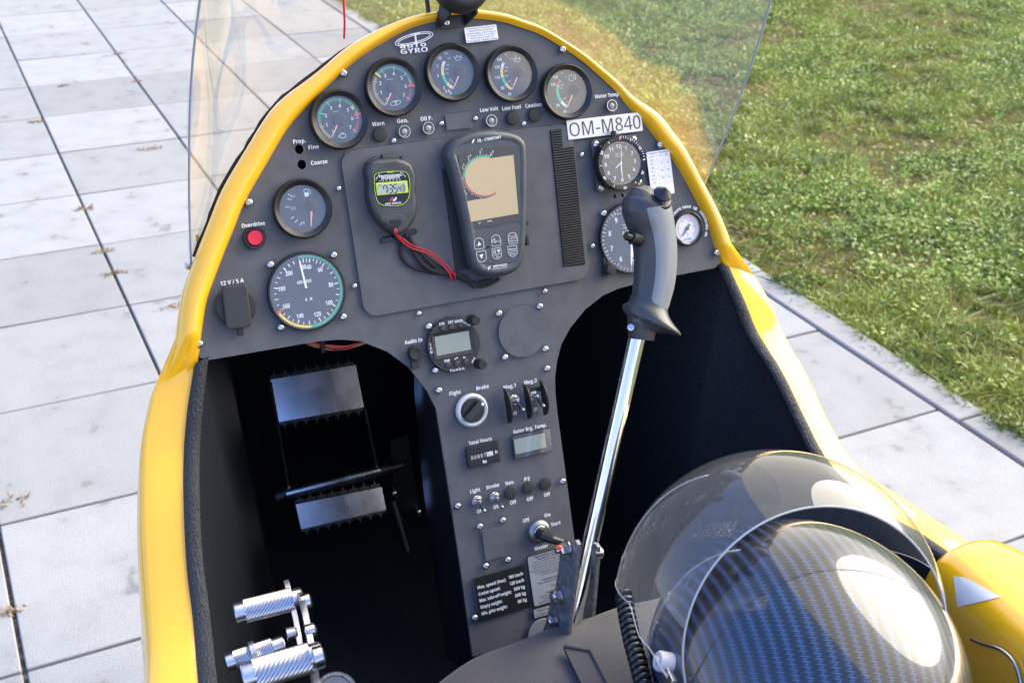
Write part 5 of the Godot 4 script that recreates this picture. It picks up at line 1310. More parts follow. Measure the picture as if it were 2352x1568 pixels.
	g.stroke(arcs, 1.0, 25.0); put(g, "red_arc", print_red, n)
	# keypad
	g = mm(); g.crease = 50; g.prism(outline([[968, 892], [1060, 880], [1160, 865], [1260, 838], [1355, 828], [1352, 980], [1325, 1090], [1240, 1110], [1130, 1115], [1020, 1100], [985, 1000]], c, 24.2, 1), 23.4, 24.3, 0.3); put(g, "keypad", mat("keypad grey", srgb(0.052, 0.056, 0.063), 0.4), n)
	for k in [[1043, 965, 0], [1062, 1062, 1], [1168, 943, 2], [1174, 1040, 3], [1291, 925, 4], [1291, 1022, 5]]:
		var p: Vector2 = Q.call(k[0], k[1], 24.6)
		var w := 11.5; var h := 12.6; var shape := PackedVector2Array()
		for i in 12:
			var a := PI * i / 11.0; shape.append(Vector2(cos(a) * w * 0.5, sin(a) * h * 0.42 + h * 0.08))
		shape.append(Vector2(-w * 0.5, -h * 0.42)); shape.append(Vector2(-w * 0.42, -h * 0.5)); shape.append(Vector2(w * 0.42, -h * 0.5)); shape.append(Vector2(w * 0.5, -h * 0.42))
		var spin := deg_to_rad(turn + (180.0 if k[2] in [1, 3, 5] else 0.0))
		var placed := PackedVector2Array()
		for q in shape: placed.append(p + q.rotated(spin))
		g = mm(); g.crease = 50; g.prism(placed, 24.0, 25.0, 0.3); var key := put(g, "key", mat("keypad grey", srgb(0.052, 0.056, 0.063), 0.4), n)
		var ks := mm(); ks.stroke(Array(Geo.shrink(ccw(placed), 0.5)), 0.4, 25.15, true)
		var tr := deg_to_rad(turn)
		match k[2]:
			0: ks.tri(Vector3(p.x - 2.2, p.y - 2.4, 25.15), Vector3(p.x + 0.3, p.y + 2.0, 25.15), Vector3(p.x + 2.2, p.y - 1.9, 25.15))
			1: ks.tri(Vector3(p.x - 2.2, p.y + 1.9, 25.15), Vector3(p.x - 0.2, p.y - 2.4, 25.15), Vector3(p.x + 2.2, p.y + 2.4, 25.15))
			2: ks.text("0-I-II", p + Vector2(2.2, -1.2), 1.9, 25.15, sans, turn); ks.stroke([p + Vector2(-4, 0.9), p + Vector2(-2.8, 0.9), p + Vector2(-1.2, 2.6), p + Vector2(-1.2, -2.6), p + Vector2(-2.8, -0.9), p + Vector2(-4, -0.9)], 0.45, 25.15, true)
			3: ks.text("Set", p + Vector2(0.4, -3.4), 2.0, 25.15, sans, turn); ks.bar(p + Vector2(-4.6, -1.4), p + Vector2(4.6, -0.5), 0.4, 25.15); ks.stroke([p + Vector2(-3.6, 2.8), p + Vector2(-2.6, 2.8), p + Vector2(-1.2, 4.2), p + Vector2(-1.2, 0.2), p + Vector2(-2.6, 1.2), p + Vector2(-3.6, 1.2)], 0.45, 25.15, true); ks.tri(Vector3(p.x + 0.8, p.y + 3.6, 25.15), Vector3(p.x + 2.6, p.y + 0.4, 25.15), Vector3(p.x + 4.2, p.y + 4.0, 25.15))
			4: ks.text("A1.A2.SF", p + Vector2(0, 2.0), 1.7, 25.15, sans, turn); ks.text("Clear A2", p + Vector2(0, -3.0), 1.7, 25.15, sans, turn); ks.bar(p + Vector2(-5, -0.9), p + Vector2(5, 0.0), 0.4, 25.15)
			5: ks.text("Memo", p + Vector2(0, 2.2), 2.0, 25.15, sans, turn); ks.text("Enter", p + Vector2(0, -2.8), 2.0, 25.15, sans, turn); ks.bar(p + Vector2(-4.6, -0.8), p + Vector2(4.6, 0.1), 0.4, 25.15)
		put(ks, "key_print", ink, key)
	g = mm(); var hp: Vector2 = Q.call(1110, 993, 24.6); g.disc(1.6, 24.6, 16, hp); put(g, "port", m_gloss, n)
	for q in [[1402, 940, 9.0, 11.0], [1400, 815, 2.2, 4.0]]:
		var p: Vector2 = Q.call(q[0], q[1], 12.0); g = mm(); g.box(Vector3(p.x - 1.5, p.y, 12), Vector3(3.5, q[3], 8), 0.6); put(g, "side_key", m_rubber, n)

func cords() -> void:
	var P := func(x: float, y: float, h: float) -> Vector3: return from_panel(zp(1350, 450, 1.845, x, y, h), h)
	var weave := mat("black cord", Color.WHITE, 0.85); weave.albedo_texture = noise_tex(noise(0.2, 2, 21, FastNoiseLite.TYPE_CELLULAR), [[0.2, srgb(0.006, 0.006, 0.007)], [1.0, srgb(0.04, 0.04, 0.045)]], 256); planar(weave, 40.0)
	var n := thing("black_lanyard", "looped black cord lying on the panel below the stopwatch", "cord")
	for q in [[[[440, 915, 4], [462, 980, 4], [468, 1040, 3], [510, 1110, 3], [590, 1155, 3], [700, 1180, 3], [820, 1195, 4], [930, 1232, 4], [1020, 1275, 5], [1080, 1280, 5], [1150, 1250, 6], [1195, 1222, 8]], 0.0021], [[[470, 925, 6], [520, 970, 6], [570, 1040, 5], [620, 1110, 5], [700, 1165, 6], [800, 1190, 6], [900, 1215, 6], [1000, 1255, 5], [1060, 1258, 6], [1140, 1235, 7]], 0.0024], [[[525, 905, 6], [560, 980, 6], [620, 1040, 6], [690, 1110, 6], [760, 1165, 6], [860, 1190, 7], [950, 1218, 6], [1010, 1290, 5]], 0.0022], [[[500, 900, 5], [545, 960, 5], [600, 1020, 4], [660, 1075, 4], [730, 1130, 4], [800, 1170, 4]], 0.0024]]:
		var pts := []
		for p in q[0]: pts.append(P.call(p[0], p[1], p[2]))
		var g := Geo.new(); g.tube(smooth(pts, 4), q[1], 8); put(g, "strand", weave, n)
	var red := mat("red cord", srgb(0.42, 0.015, 0.035), 0.6)
	var m := thing("red_lanyard", "thin red cord tied from the stopwatch eye to the black cord", "cord")
	for q in [[[425, 855, 18], [438, 880, 19], [445, 905, 14], [490, 940, 9], [560, 985, 8], [640, 1010, 8], [720, 1050, 8], [790, 1110, 8], [840, 1170, 9], [862, 1205, 9]], [[418, 860, 18], [425, 890, 19], [440, 915, 14], [480, 955, 9], [545, 1000, 8], [620, 1025, 8], [700, 1060, 8], [770, 1120, 8], [820, 1180, 9], [846, 1225, 9]]]:
		var pts := []
		for p in q: pts.append(P.call(p[0], p[1], p[2]))
		var g := Geo.new(); g.tube(smooth(pts, 4), 0.0009, 6); put(g, "strand", red, m)
	for q in [[825, 1200], [862, 1205]]:
		var pts := []
		for i in 15:
			var a := TAU * i / 14.0; pts.append(P.call(q[0] + cos(a) * 6.0, q[1] + sin(a) * 30.0, 6.0 + 5.0 * cos(a)))
		var g := Geo.new(); g.tube(pts, 0.0008, 6); put(g, "loop", red, m)
	var k := thing("cable_clip", "short black clip under the tip of the stopwatch", "clip", at_panel(zp(1350, 450, 1.845, 455, 908, 2.0), 8.0))
	var g2 := mm(); g2.crease = 40; g2.prism(round_rect(42, 5.5, 2.0, 3), 0.1, 3.5, 0.8); put(g2, "bar", m_gloss, k)
	for x in [-19.0, 19.0]:
		g2 = mm(); g2.lathe([Vector2(1.4, 3.4), Vector2(1.4, 4.2), Vector2(0, 4.4)], 12, Vector3(x, 0, 0)); put(g2, "rivet", m_black, k)

# ---------------------------------------------------------------- stick, pedals, levers
func local_of(x: float, y: float, h: float) -> Vector3:
	return from_panel(on_panel(x, y, h), h)
func zg(x: float, y: float, h: float) -> Vector3:                 # measured in the enlargement of the grip
	return local_of((2150 + x / 1.568) / 1.7415, (400 + y / 1.568) / 1.7415, h)

func build_controls() -> void:
	stick(); pedals(); levers()

func stick() -> void:
	var n := thing("control_stick", "chrome control stick with a dark grey pistol grip leaning before the panel", "joystick")
	var lo := local_of(1322, 1402, 82); var hi := local_of(1466, 765, 112)
	var g := Geo.new(); g.tube([lo + (lo - hi) * 0.25, lo, lo.lerp(hi, 0.5), hi, hi + (hi - lo) * 0.04], 0.0091, 28); put(g, "tube", m_chrome, n)
	# grip: oval sections along its axis, in the enlargement's pixels
	var sec := [[652, 1500, 80, 0.9], [655, 1440, 90, 0.95], [664, 1385, 100, 1.0], [688, 1320, 112, 0.95], [712, 1240, 120, 0.9], [732, 1120, 129, 0.88], [738, 1000, 133, 0.86], [733, 900, 136, 0.86], [718, 810, 140, 0.86], [692, 720, 150, 0.86], [680, 655, 148, 0.85], [692, 605, 118, 0.8], [715, 572, 66, 0.7], [728, 556, 18, 0.6]]
	var axis := []; var wid := []; var dep := []
	for s in sec: axis.append(zg(s[0], s[1], 118.0))
	var k: float = (EYE - axis[6]).length() / 2740.2 / 1.568 / 1.7415 * 1.0
	for s in sec: wid.append(s[2] * k); dep.append(s[2] * k * s[3])
	var right := cam_basis.x
	var rings := []; var shell := []
	var fine := 4
	for i in axis.size() - 1:
		for f in fine:
			var t := float(f) / fine
			var i0 := maxi(i - 1, 0); var i3 := mini(i + 2, axis.size() - 1)
			var c: Vector3 = axis[i].cubic_interpolate(axis[i + 1], axis[i0], axis[i3], t)
			var w := cubic_interpolate(wid[i], wid[i + 1], wid[i0], wid[i3], t); var d := cubic_interpolate(dep[i], dep[i + 1], dep[i0], dep[i3], t)
			var dir: Vector3 = (axis[i3] - axis[i0]).normalized()
			var z := right.cross(dir).normalized(); var x := dir.cross(z).normalized()
			var ring := PackedVector3Array(); var part := PackedVector3Array()
			for j in 36:
				var a := TAU * j / 36.0; ring.append(c + x * cos(a) * w + z * sin(a) * d)
			for j in 19:
				var a := deg_to_rad(lerpf(-62.0, 96.0, j / 18.0)); var e := 1.035 if j > 0 and j < 18 else 0.985
				part.append(c + x * cos(a) * w * e + z * sin(a) * d * e)
			rings.append(ring); shell.append(part)
	g = Geo.new(); g.crease = 60; g.loft(rings, true, true, true)
	put(g, "grip_body", mat("grip charcoal", srgb(0.04, 0.044, 0.05), 0.34), n)
	var cut := shell.slice(12, 40)
	g = Geo.new(); g.crease = 60; g.loft(cut, false); put(g, "palm_shell", mat("grip grey", srgb(0.20, 0.21, 0.225), 0.2), n)
	# hand rest flaring out at the foot
	var hr := []
	for q in [[702, 1250, 118, 0.90, 0.0], [697, 1290, 124, 0.92, 0.05], [695, 1325, 146, 0.92, 0.10], [706, 1352, 176, 0.88, 0.18], [716, 1372, 196, 0.84, 0.21], [716, 1390, 197, 0.84, 0.21], [706, 1400, 180, 0.86, 0.18], [684, 1412, 128, 0.9, 0.16], [668, 1440, 100, 0.95, 0.0]]:
		var c := zg(q[0], q[1], 118.0); var z := right.cross((axis[5] - axis[2]).normalized()).normalized(); var x: Vector3 = (axis[5] - axis[2]).normalized().cross(z).normalized(); var down: Vector3 = -(axis[5] - axis[2]).normalized()
		var ring := PackedVector3Array()
		for j in 48:
			var a := TAU * j / 48.0; var w: float = q[2] * k
			ring.append(c + x * cos(a) * w + z * sin(a) * minf(w * q[3], 118.0 * k + (w - 118.0 * k) * 0.45) + down * cos(a) * w * q[4])
		hr.append(ring)
	g = Geo.new(); g.crease = 55; g.loft(smooth_rows(hr, 3), true, true, true); put(g, "hand_rest", mat("grip charcoal", srgb(0.04, 0.044, 0.05), 0.34), n)
	# screw in the collar
	g = Geo.new(); var toward: Vector3 = (EYE - axis[1]).normalized()
	g.xf = Transform3D(Basis.looking_at(-toward), zg(587, 1425, 118.0) + toward * 0.0125); g.lathe([Vector2(0.0042, -0.006), Vector2(0.0042, 0.0015), Vector2(0.0034, 0.0028), Vector2(0.0018, 0.003)], 18); g.lathe([Vector2(0.0018, 0.003), Vector2(0.0017, 0.001), Vector2(0, 0.001)], 6); put(g, "clamp_screw", m_steel, n)
	# thumb hat on the head
	var hc := zg(766, 622, 132.0); var out: Vector3 = (toward * 0.75 + Vector3(0.45, 0.5, -0.1)).normalized()
	g = Geo.new(); g.crease = 40; g.xf = Transform3D(Basis.looking_at(-out), hc); g.lathe([Vector2(0.0135, -0.008), Vector2(0.0135, 0.000), Vector2(0.0122, 0.002), Vector2(0.007, 0.0024)], 30); put(g, "hat_base", m_black, n)
	g = Geo.new(); g.crease = 40; g.xf = Transform3D(Basis.looking_at(-out), hc); g.lathe([Vector2(0.0062, 0.002), Vector2(0.006, 0.006), Vector2(0.0098, 0.0072), Vector2(0.0098, 0.0086), Vector2(0.008, 0.0105), Vector2(0.004, 0.0135), Vector2(0.0018, 0.0165), Vector2(0, 0.017)], 30); put(g, "hat_switch", mat("hat black", srgb(0.012, 0.013, 0.016), 0.3), n)
	# trigger button on the left of the neck
	var t0 := zg(640, 870, 122.0); var t1 := zg(552, 850, 124.0); var td := (t1 - t0).normalized()
	g = Geo.new(); g.crease = 40; g.tube([t0, t0.lerp(t1, 0.55), t0.lerp(t1, 0.6)], [0.0082, 0.0072, 0.006], 20); put(g, "button_socket", m_black, n)
	g = Geo.new(); g.crease = 40; g.tube([t0, t1 - td * 0.001, t1], [0.0048, 0.0046, 0.0038], 18); put(g, "push_button", m_gloss, n)
	# bracket plates at the foot
	var m := thing("stick_bracket", "pair of grey metal plates bolted either side of the stick foot", "bracket")
	var x0 := lo.x - 0.021
	var Z := func(x: float, y: float) -> Vector2: return Vector2((1700 + x / 2.0913) / 1.7415, (1850 + y / 2.0913) / 1.7415)
	var alu := mat("brushed aluminium", Color(0.58, 0.59, 0.60), 0.45, 0.45)
	alu.albedo_texture = noise_tex(noise(0.05, 4, 55), [[0.2, Color(0.75, 0.75, 0.75)], [0.8, Color(1, 1, 1)]], 256); planar(alu, 8.0)
	for side in [[x0, [[1225, 655], [1258, 650], [1278, 690], [1250, 1000], [1208, 1310], [1190, 1480], [960, 1480], [1010, 1330], [1040, 1200], [1088, 1040], [1112, 900], [1132, 720], [1165, 685]]], [x0 + 0.042, [[1398, 690], [1420, 675], [1444, 710], [1440, 800], [1400, 1270], [1385, 1440], [1300, 1440], [1340, 1200], [1372, 1000], [1386, 800]]]]:
		var poly := []
		for q in side[1]:
			var d: Vector2 = Z.call(q[0], q[1]); poly.append(on_x(d.x, d.y, side[0]))
		var flat := PackedVector2Array()
		for p in poly: flat.append(Vector2(p.z, p.y))
		g = Geo.new(); g.crease = 40; g.xf = Transform3D(Basis(Vector3(0, 0, 1), Vector3(0, 1, 0), Vector3(-1, 0, 0)), Vector3(side[0], 0, 0)); g.prism(flat, -0.004, 0.0, 0.0007); put(g, "side_plate", alu, m)
	var bd: Vector2 = Z.call(1200, 712); var b0 := on_x(bd.x, bd.y, x0)
	for q in [[1200, 712, 0.0075, true], [1128, 1112, 0.0085, false], [1095, 1315, 0.006, false]]:
		var d: Vector2 = Z.call(q[0], q[1]); var p := on_x(d.x, d.y, x0 - 0.001)
		g = Geo.new(); g.crease = 30; g.xf = Transform3D(Basis(Vector3(0, 0, 1), Vector3(0, 1, 0), Vector3(-1, 0, 0)), p); g.lathe([Vector2(q[2] * 1.15, 0), Vector2(q[2] * 1.15, 0.0015), Vector2(q[2] * 0.95, 0.0018)], 24); g.lathe([Vector2(q[2] * 0.9, 0.0016), Vector2(q[2] * 0.9, 0.008), Vector2(q[2] * 0.7, 0.0095), Vector2(q[2] * 0.4, 0.0095), Vector2(q[2] * 0.4, 0.007), Vector2(0, 0.007)], 6 if q[3] else 20); put(g, "bolt", m_steel, m)
		if q[3]:
			g = Geo.new(); g.xf = Transform3D(Basis(Vector3(0, 0, 1), Vector3(0, 1, 0), Vector3(-1, 0, 0)), p + Vector3(-0.0085, 0.0005, 0)); g.lathe([Vector2(0.004, 0), Vector2(0.004, 0.004), Vector2(0.003, 0.006), Vector2(0, 0.006)], 14); put(g, "bolt_end", m_steel, m)
			g = Geo.new(); g.xf = Transform3D(Basis(), p + Vector3(-0.011, 0.004, 0.001)); var bl := PackedVector3Array(); g.tube([Vector3(-0.0035, 0, 0), Vector3(0, 0.0008, 0), Vector3(0.003, 0, 0)], [0.0015, 0.003, 0.0018], 8); put(g, "paint_mark", mat("orange paint", srgb(0.75, 0.10, 0.02), 0.5), m)
	var rd: Vector2 = Z.call(1455, 750); var rp := on_x(rd.x, rd.y, x0 + 0.047)
	g = Geo.new(); g.xf = Transform3D(Basis(Vector3(0, 0, -1), Vector3(0, 1, 0), Vector3(1, 0, 0)), rp); g.lathe([Vector2(0.0075, -0.006), Vector2(0.0075, 0.001), Vector2(0.006, 0.003), Vector2(0, 0.003)], 16); put(g, "bolt", m_steel, m)
	# round scuff plate seen at the foot of the pedestal
	var disc := thing("foot_disc", "pale worn metal disc at the foot of the pedestal behind the cushion", "disc", at_panel(zp(1700, 1850, 2.0913, 985, 1432, 1.0)))
	g = mm(); g.lathe([Vector2(18, 0.1), Vector2(18, 1.2), Vector2(17, 1.8), Vector2(0, 1.8)], 40); put(g, "plate", mat("worn grey", Color(0.55, 0.56, 0.58), 0.45, 0.4), disc)

func slab4(g: Geo, a: Vector3, b: Vector3, c: Vector3, d: Vector3, t: float) -> void:    # a flat plate from four corners
	var nrm := (b - a).cross(d - a).normalized() * t * 0.5
	g.loft([PackedVector3Array([a - nrm, b - nrm, c - nrm, d - nrm]), PackedVector3Array([a + nrm, b + nrm, c + nrm, d + nrm])], true, true, true)

func pedals() -> void:
	var n := thing("rudder_pedal", "polished black metal rudder pedal frame in the left footwell", "pedal")
	var shiny := mat("polished black metal", Color(0.78, 0.79, 0.83), 0.32, 1.0)
	shiny.roughness_texture = noise_tex(noise(0.012, 5, 19), [[0.2, Color(0.7, 0.7, 0.7)], [0.8, Color(1, 1, 1)]], 256); planar(shiny, 5.0)
	var dark := mat("pedal black", srgb(0.01, 0.01, 0.011), 0.4)
	var zt := -0.30
	var g := Geo.new(); var u := [on_z(620, 872, zt - 0.031), on_z(816, 838, zt - 0.031), on_z(835, 935, zt), on_z(640, 969, zt)]
	slab4(g, u[0], u[1], u[2], u[3], 0.003); put(g, "upper_tread", shiny, n)
	g = Geo.new(); var l := [on_z(678, 1158, zt + 0.003), on_z(876, 1118, zt + 0.003), on_z(886, 1170, zt + 0.02), on_z(691, 1215, zt + 0.02)]
	slab4(g, l[0], l[1], l[2], l[3], 0.003); put(g, "lower_tread", shiny, n)
	for pr in [[u[0], u[1]], [u[3], u[2]], [l[0], l[1]], [l[3], l[2]]]:
		g = Geo.new(); var up := Vector3(0, 0.006, -0.004) * (1.0 if pr[0] in [u[0], l[0]] else -1.0)
		var back := Vector3(0, -0.002, -0.004)
		for i in 8:
			var a: Vector3 = pr[0].lerp(pr[1], (i + 0.05) / 8.0) + back; var b: Vector3 = pr[0].lerp(pr[1], (i + 0.95) / 8.0) + back
			g.quad(a, a + up * 0.7, b + up * 0.7, b); g.tri(a.lerp(b, 0.35) + up * 0.7, a.lerp(b, 0.5) + up * 1.7, a.lerp(b, 0.65) + up * 0.7)
		put(g, "toothed_edge", dark, n)
	for q in [[[622, 880], [666, 1142]], [[838, 938], [868, 1084]]]:
		g = Geo.new(); g.tube([on_z(q[0][0], q[0][1], zt - 0.004), on_z(q[1][0], q[1][1], zt)], 0.0022, 8); put(g, "side_rod", shiny, n)
	g = Geo.new(); g.tube([on_z(655, 1133, zt), on_z(872, 1080, zt)], 0.009, 20); put(g, "cross_tube", shiny, n)
	g = Geo.new(); g.tube([on_z(630, 1141, zt), on_z(655, 1133, zt)], 0.012, 16); put(g, "axle_end", dark, n)
	g = Geo.new(); g.tube([on_z(872, 1080, zt), on_z(890, 1076, zt), on_z(890.5, 1076, zt), on_z(925, 1068, zt)], [0.011, 0.011, 0.006, 0.006], 16); put(g, "axle_end", dark, n)
	g = Geo.new(); slab4(g, on_z(895, 1010, zt - 0.02), on_z(935, 1000, zt - 0.02), on_z(968, 1190, zt), on_z(905, 1165, zt), 0.006); put(g, "axle_bracket", dark, n)
	g = Geo.new(); g.tube([on_z(903, 1150, zt + 0.02), on_z(936, 1268, zt + 0.06)], 0.006, 12); put(g, "push_rod", dark, n)
	for q in [[905, 1133], [962, 1175]]:
		g = Geo.new(); g.xf = Transform3D(Basis(), on_z(q[0], q[1], zt + 0.012)); g.lathe([Vector2(0.005, -0.01), Vector2(0.005, 0.003), Vector2(0.003, 0.005), Vector2(0, 0.005)], 14); put(g, "bolt", m_steel, n)

func knurled(g: Geo, a: Vector3, b: Vector3, r: float) -> void:       # diamond knurling on a bar
	var d := (b - a).normalized(); var s := d.cross(Vector3.UP).normalized(); var up := s.cross(d)
	var around := 40; var steps := int((b - a).length() / (r * TAU / around) * 1.0)
	var rings := []
	for i in steps + 1:
		var ring := PackedVector3Array(); var p := a.lerp(b, float(i) / steps)
		for j in around:
			var t := TAU * (j + (i % 2) * 0.0) / around
			var rr := r * (1.0 + (0.04 if (i + j) % 2 == 0 else -0.04))
			ring.append(p + (s * cos(t) + up * sin(t)) * rr)
		rings.append(ring)
	g.crease = 60; g.loft(rings, true)
func handle(n: Node3D, x0: float, y0: float, x1: float, y1: float, t: float, r: float, k: float, called: String) -> Array:   # plain ends, knurled middle
	var alu := mat("satin aluminium", Color(0.80, 0.79, 0.80), 0.30, 1.0)
	var a := along(x0, y0, t); var b := along(x1, y1, t + 0.004)
	var g := Geo.new(); g.crease = 40
	g.tube([a, a.lerp(b, 0.02), a.lerp(b, 0.5), a.lerp(b, 0.98), b], [r * 0.82, r * 0.9, r * 0.9, r * 0.9, r * 0.82], 32); var o := put(g, called, alu, n)
	g = Geo.new(); knurled(g, a.lerp(b, 0.15), a.lerp(b, k), r); put(g, "knurling", alu, o)
	g = Geo.new(); g.crease = 40; var d := (b - a).normalized(); g.tube([a.lerp(b, 0.149), a.lerp(b, 0.151)], [r * 0.88, r], 32); put(g, "shoulder", alu, o)
	return [a, b]

func levers() -> void:
	var n := thing("throttle_lever", "satin aluminium throttle and brake levers with knurled crossbar handles", "lever")
	var alu := mat("lever aluminium", Color(0.72, 0.72, 0.74), 0.34, 0.95)
	var h1 := handle(n, 538, 1409, 692, 1371, 1.20, 0.0112, 0.86, "upper_handle")
	var h2 := handle(n, 556, 1556, 740, 1502, 1.12, 0.0135, 0.84, "lower_handle")
	var flat := func(q: Array, t0: float, t1: float, th: float, called: String) -> void:
		var g := Geo.new(); g.crease = 40; var rings := []
		for i in q.size():
			var c := along(q[i][0], q[i][1], lerpf(t0, t1, float(i) / (q.size() - 1))); var w: float = q[i][2] * 1.15 / 2740.0
			var x: Vector3 = (h1[1] - h1[0]).normalized(); var z: Vector3 = x.cross(Vector3.UP).normalized()
			var ring := PackedVector3Array()
			for s in [[-1, -1], [1, -1], [1, 1], [-1, 1]]: ring.append(c + x * s[0] * th + z * s[1] * w)
			rings.append(ring)
		g.loft(rings, true, true, true); put(g, called, alu, n)
	flat.call([[684, 1356, 10], [692, 1372, 18], [702, 1420, 14], [714, 1480, 13], [722, 1540, 16], [728, 1640, 16]], 1.205, 1.12, 0.0028, "main_arm")
	flat.call([[658, 1337, 9], [664, 1362, 10], [676, 1410, 9], [684, 1452, 12], [688, 1478, 8]], 1.215, 1.18, 0.0024, "brake_link")
	for q in [[701, 1382, 1.195, 0.0085], [712, 1448, 1.165, 0.0065], [730, 1508, 1.11, 0.0095], [668, 1455, 1.18, 0.006]]:
		var g := Geo.new(); g.crease = 40; var x: Vector3 = (h1[1] - h1[0]).normalized(); var p := along(q[0], q[1], q[2]); g.tube([p - x * 0.004, p + x * 0.004, p + x * 0.006], [q[3], q[3], q[3] * 0.6], 22); put(g, "bolt", m_steel, n)
	var m := thing("trim_lever", "short dull knurled lever handle with a collar behind the throttle", "lever")
	var h3 := handle(m, 517, 1523, 652, 1477, 1.20, 0.0092, 0.80, "handle")
	var g3 := Geo.new(); g3.crease = 40; var mid: Vector3 = h3[0].lerp(h3[1], 0.47); var dx: Vector3 = (h3[1] - h3[0]).normalized(); g3.tube([mid - dx * 0.0025, mid + dx * 0.0025], 0.0125, 26); put(g3, "collar", mat("lever aluminium", Color(0.72, 0.72, 0.74), 0.34, 0.95), m)
	g3 = Geo.new(); g3.tube([mid, mid + Vector3(0.004, -0.03, 0.012), mid + Vector3(0.01, -0.12, 0.03)], 0.004, 10); put(g3, "arm", mat("lever aluminium", Color(0.72, 0.72, 0.74), 0.34, 0.95), m)
	# engraved round cap beside the levers
	var c := along(770, 1592, 1.17); var cap := thing("filler_cap", "round engraved metal cap at the foot of the levers", "cap", Transform3D(Basis.looking_at(-(EYE - c).normalized().lerp(Vector3.UP, 0.4).normalized()), c))
	g3 = Geo.new(); g3.crease = 40; g3.lathe([Vector2(0.021, -0.01), Vector2(0.021, 0.0), Vector2(0.0195, 0.002), Vector2(0.0165, 0.002), Vector2(0.016, 0.001), Vector2(0, 0.001)], 40); put(g3, "disc", mat("dark pewter", Color(0.36, 0.38, 0.42), 0.4, 0.8), cap)
	g3 = mm(); g3.arc_text("PUSH & DRIVE TO LOCK", Vector2.ZERO, 17.6, 0.0, 11.0, 2.4, 2.2, sans); put(g3, "engraving", mat("pewter light", Color(0.62, 0.64, 0.68), 0.4, 0.6), cap)

# ---------------------------------------------------------------- cushion, helmet, coiled lead
func build_seat_and_helmet() -> void:
	cushion(); helmet(); lead()

func cushion() -> void:
	var cloth := mat("grey black cloth", Color.WHITE, 0.9); cloth.albedo_texture = noise_tex(noise(0.14, 3, 71), [[0.2, srgb(0.052, 0.048, 0.048)], [0.6, srgb(0.080, 0.074, 0.076)], [0.95, srgb(0.125, 0.116, 0.118)]], 512)
	cloth.normal_enabled = true; cloth.normal_texture = noise_tex(noise(0.18, 2, 72), [], 512, 5.0); cloth.normal_scale = 0.5; cloth.rim_enabled = true; cloth.rim = 0.4; planar(cloth, 8.0)
	var n := thing("seat_cushion", "dark grey cloth seat cushion with a rounded front edge", "cushion")
	var front := on_y(1085, 1475, 0.815)
	var z0 := front.z; var w := 0.29; var cx := 0.065
	var g := Geo.new(); g.crease = 60
	var rings := []
	# sections from the front edge backwards
	for q in [[0.0, 0.70, 0.6], [-0.004, 0.75, 0.9], [0.0, 0.79, 0.97], [0.010, 0.809, 0.995], [0.030, 0.818, 1.0], [0.08, 0.822, 1.0], [0.2, 0.816, 1.0], [0.4, 0.81, 1.0], [0.7, 0.83, 1.0]]:
		var row := PackedVector3Array()
		for i in 41:
			var f := i / 20.0 - 1.0
			var edge := pow(absf(f), 8.0)
			var x: float = cx + f * w
			var y: float = q[1] - edge * 0.05 + 0.004 * cos(f * 4.0) * q[2] + 0.0015 * sin(f * 21.0 + q[0] * 40.0)
			var z: float = z0 + q[0] + pow(absf(f), 5.0) * 0.10 * (1.0 if q[0] < 0.1 else 0.3)
			row.append(Vector3(x, y, z))
		rings.append(row)
	g.loft(smooth_rows(rings, 3), false); put(g, "cover", cloth, n)
	# strap tab lying on it
	var t := []
	for q in [[1294, 1500], [1356, 1512], [1396, 1590], [1342, 1600]]: t.append(hit(g, q[0], q[1]) + Vector3(0, 0.007, 0))
	var s := Geo.new(); s.crease = 40; slab4(s, t[0], t[1], t[2], t[3], 0.005); put(s, "strap_tab", mat("strap grey", srgb(0.055, 0.053, 0.06), 0.85), n)
	var hem := Geo.new(); hem.tube([t[0] + Vector3(0, 0.003, 0), t[1] + Vector3(0, 0.003, 0), t[2] + Vector3(0, 0.003, 0)], 0.0022, 8); put(hem, "strap_hem", mat("strap grey", srgb(0.055, 0.053, 0.06), 0.85), n)

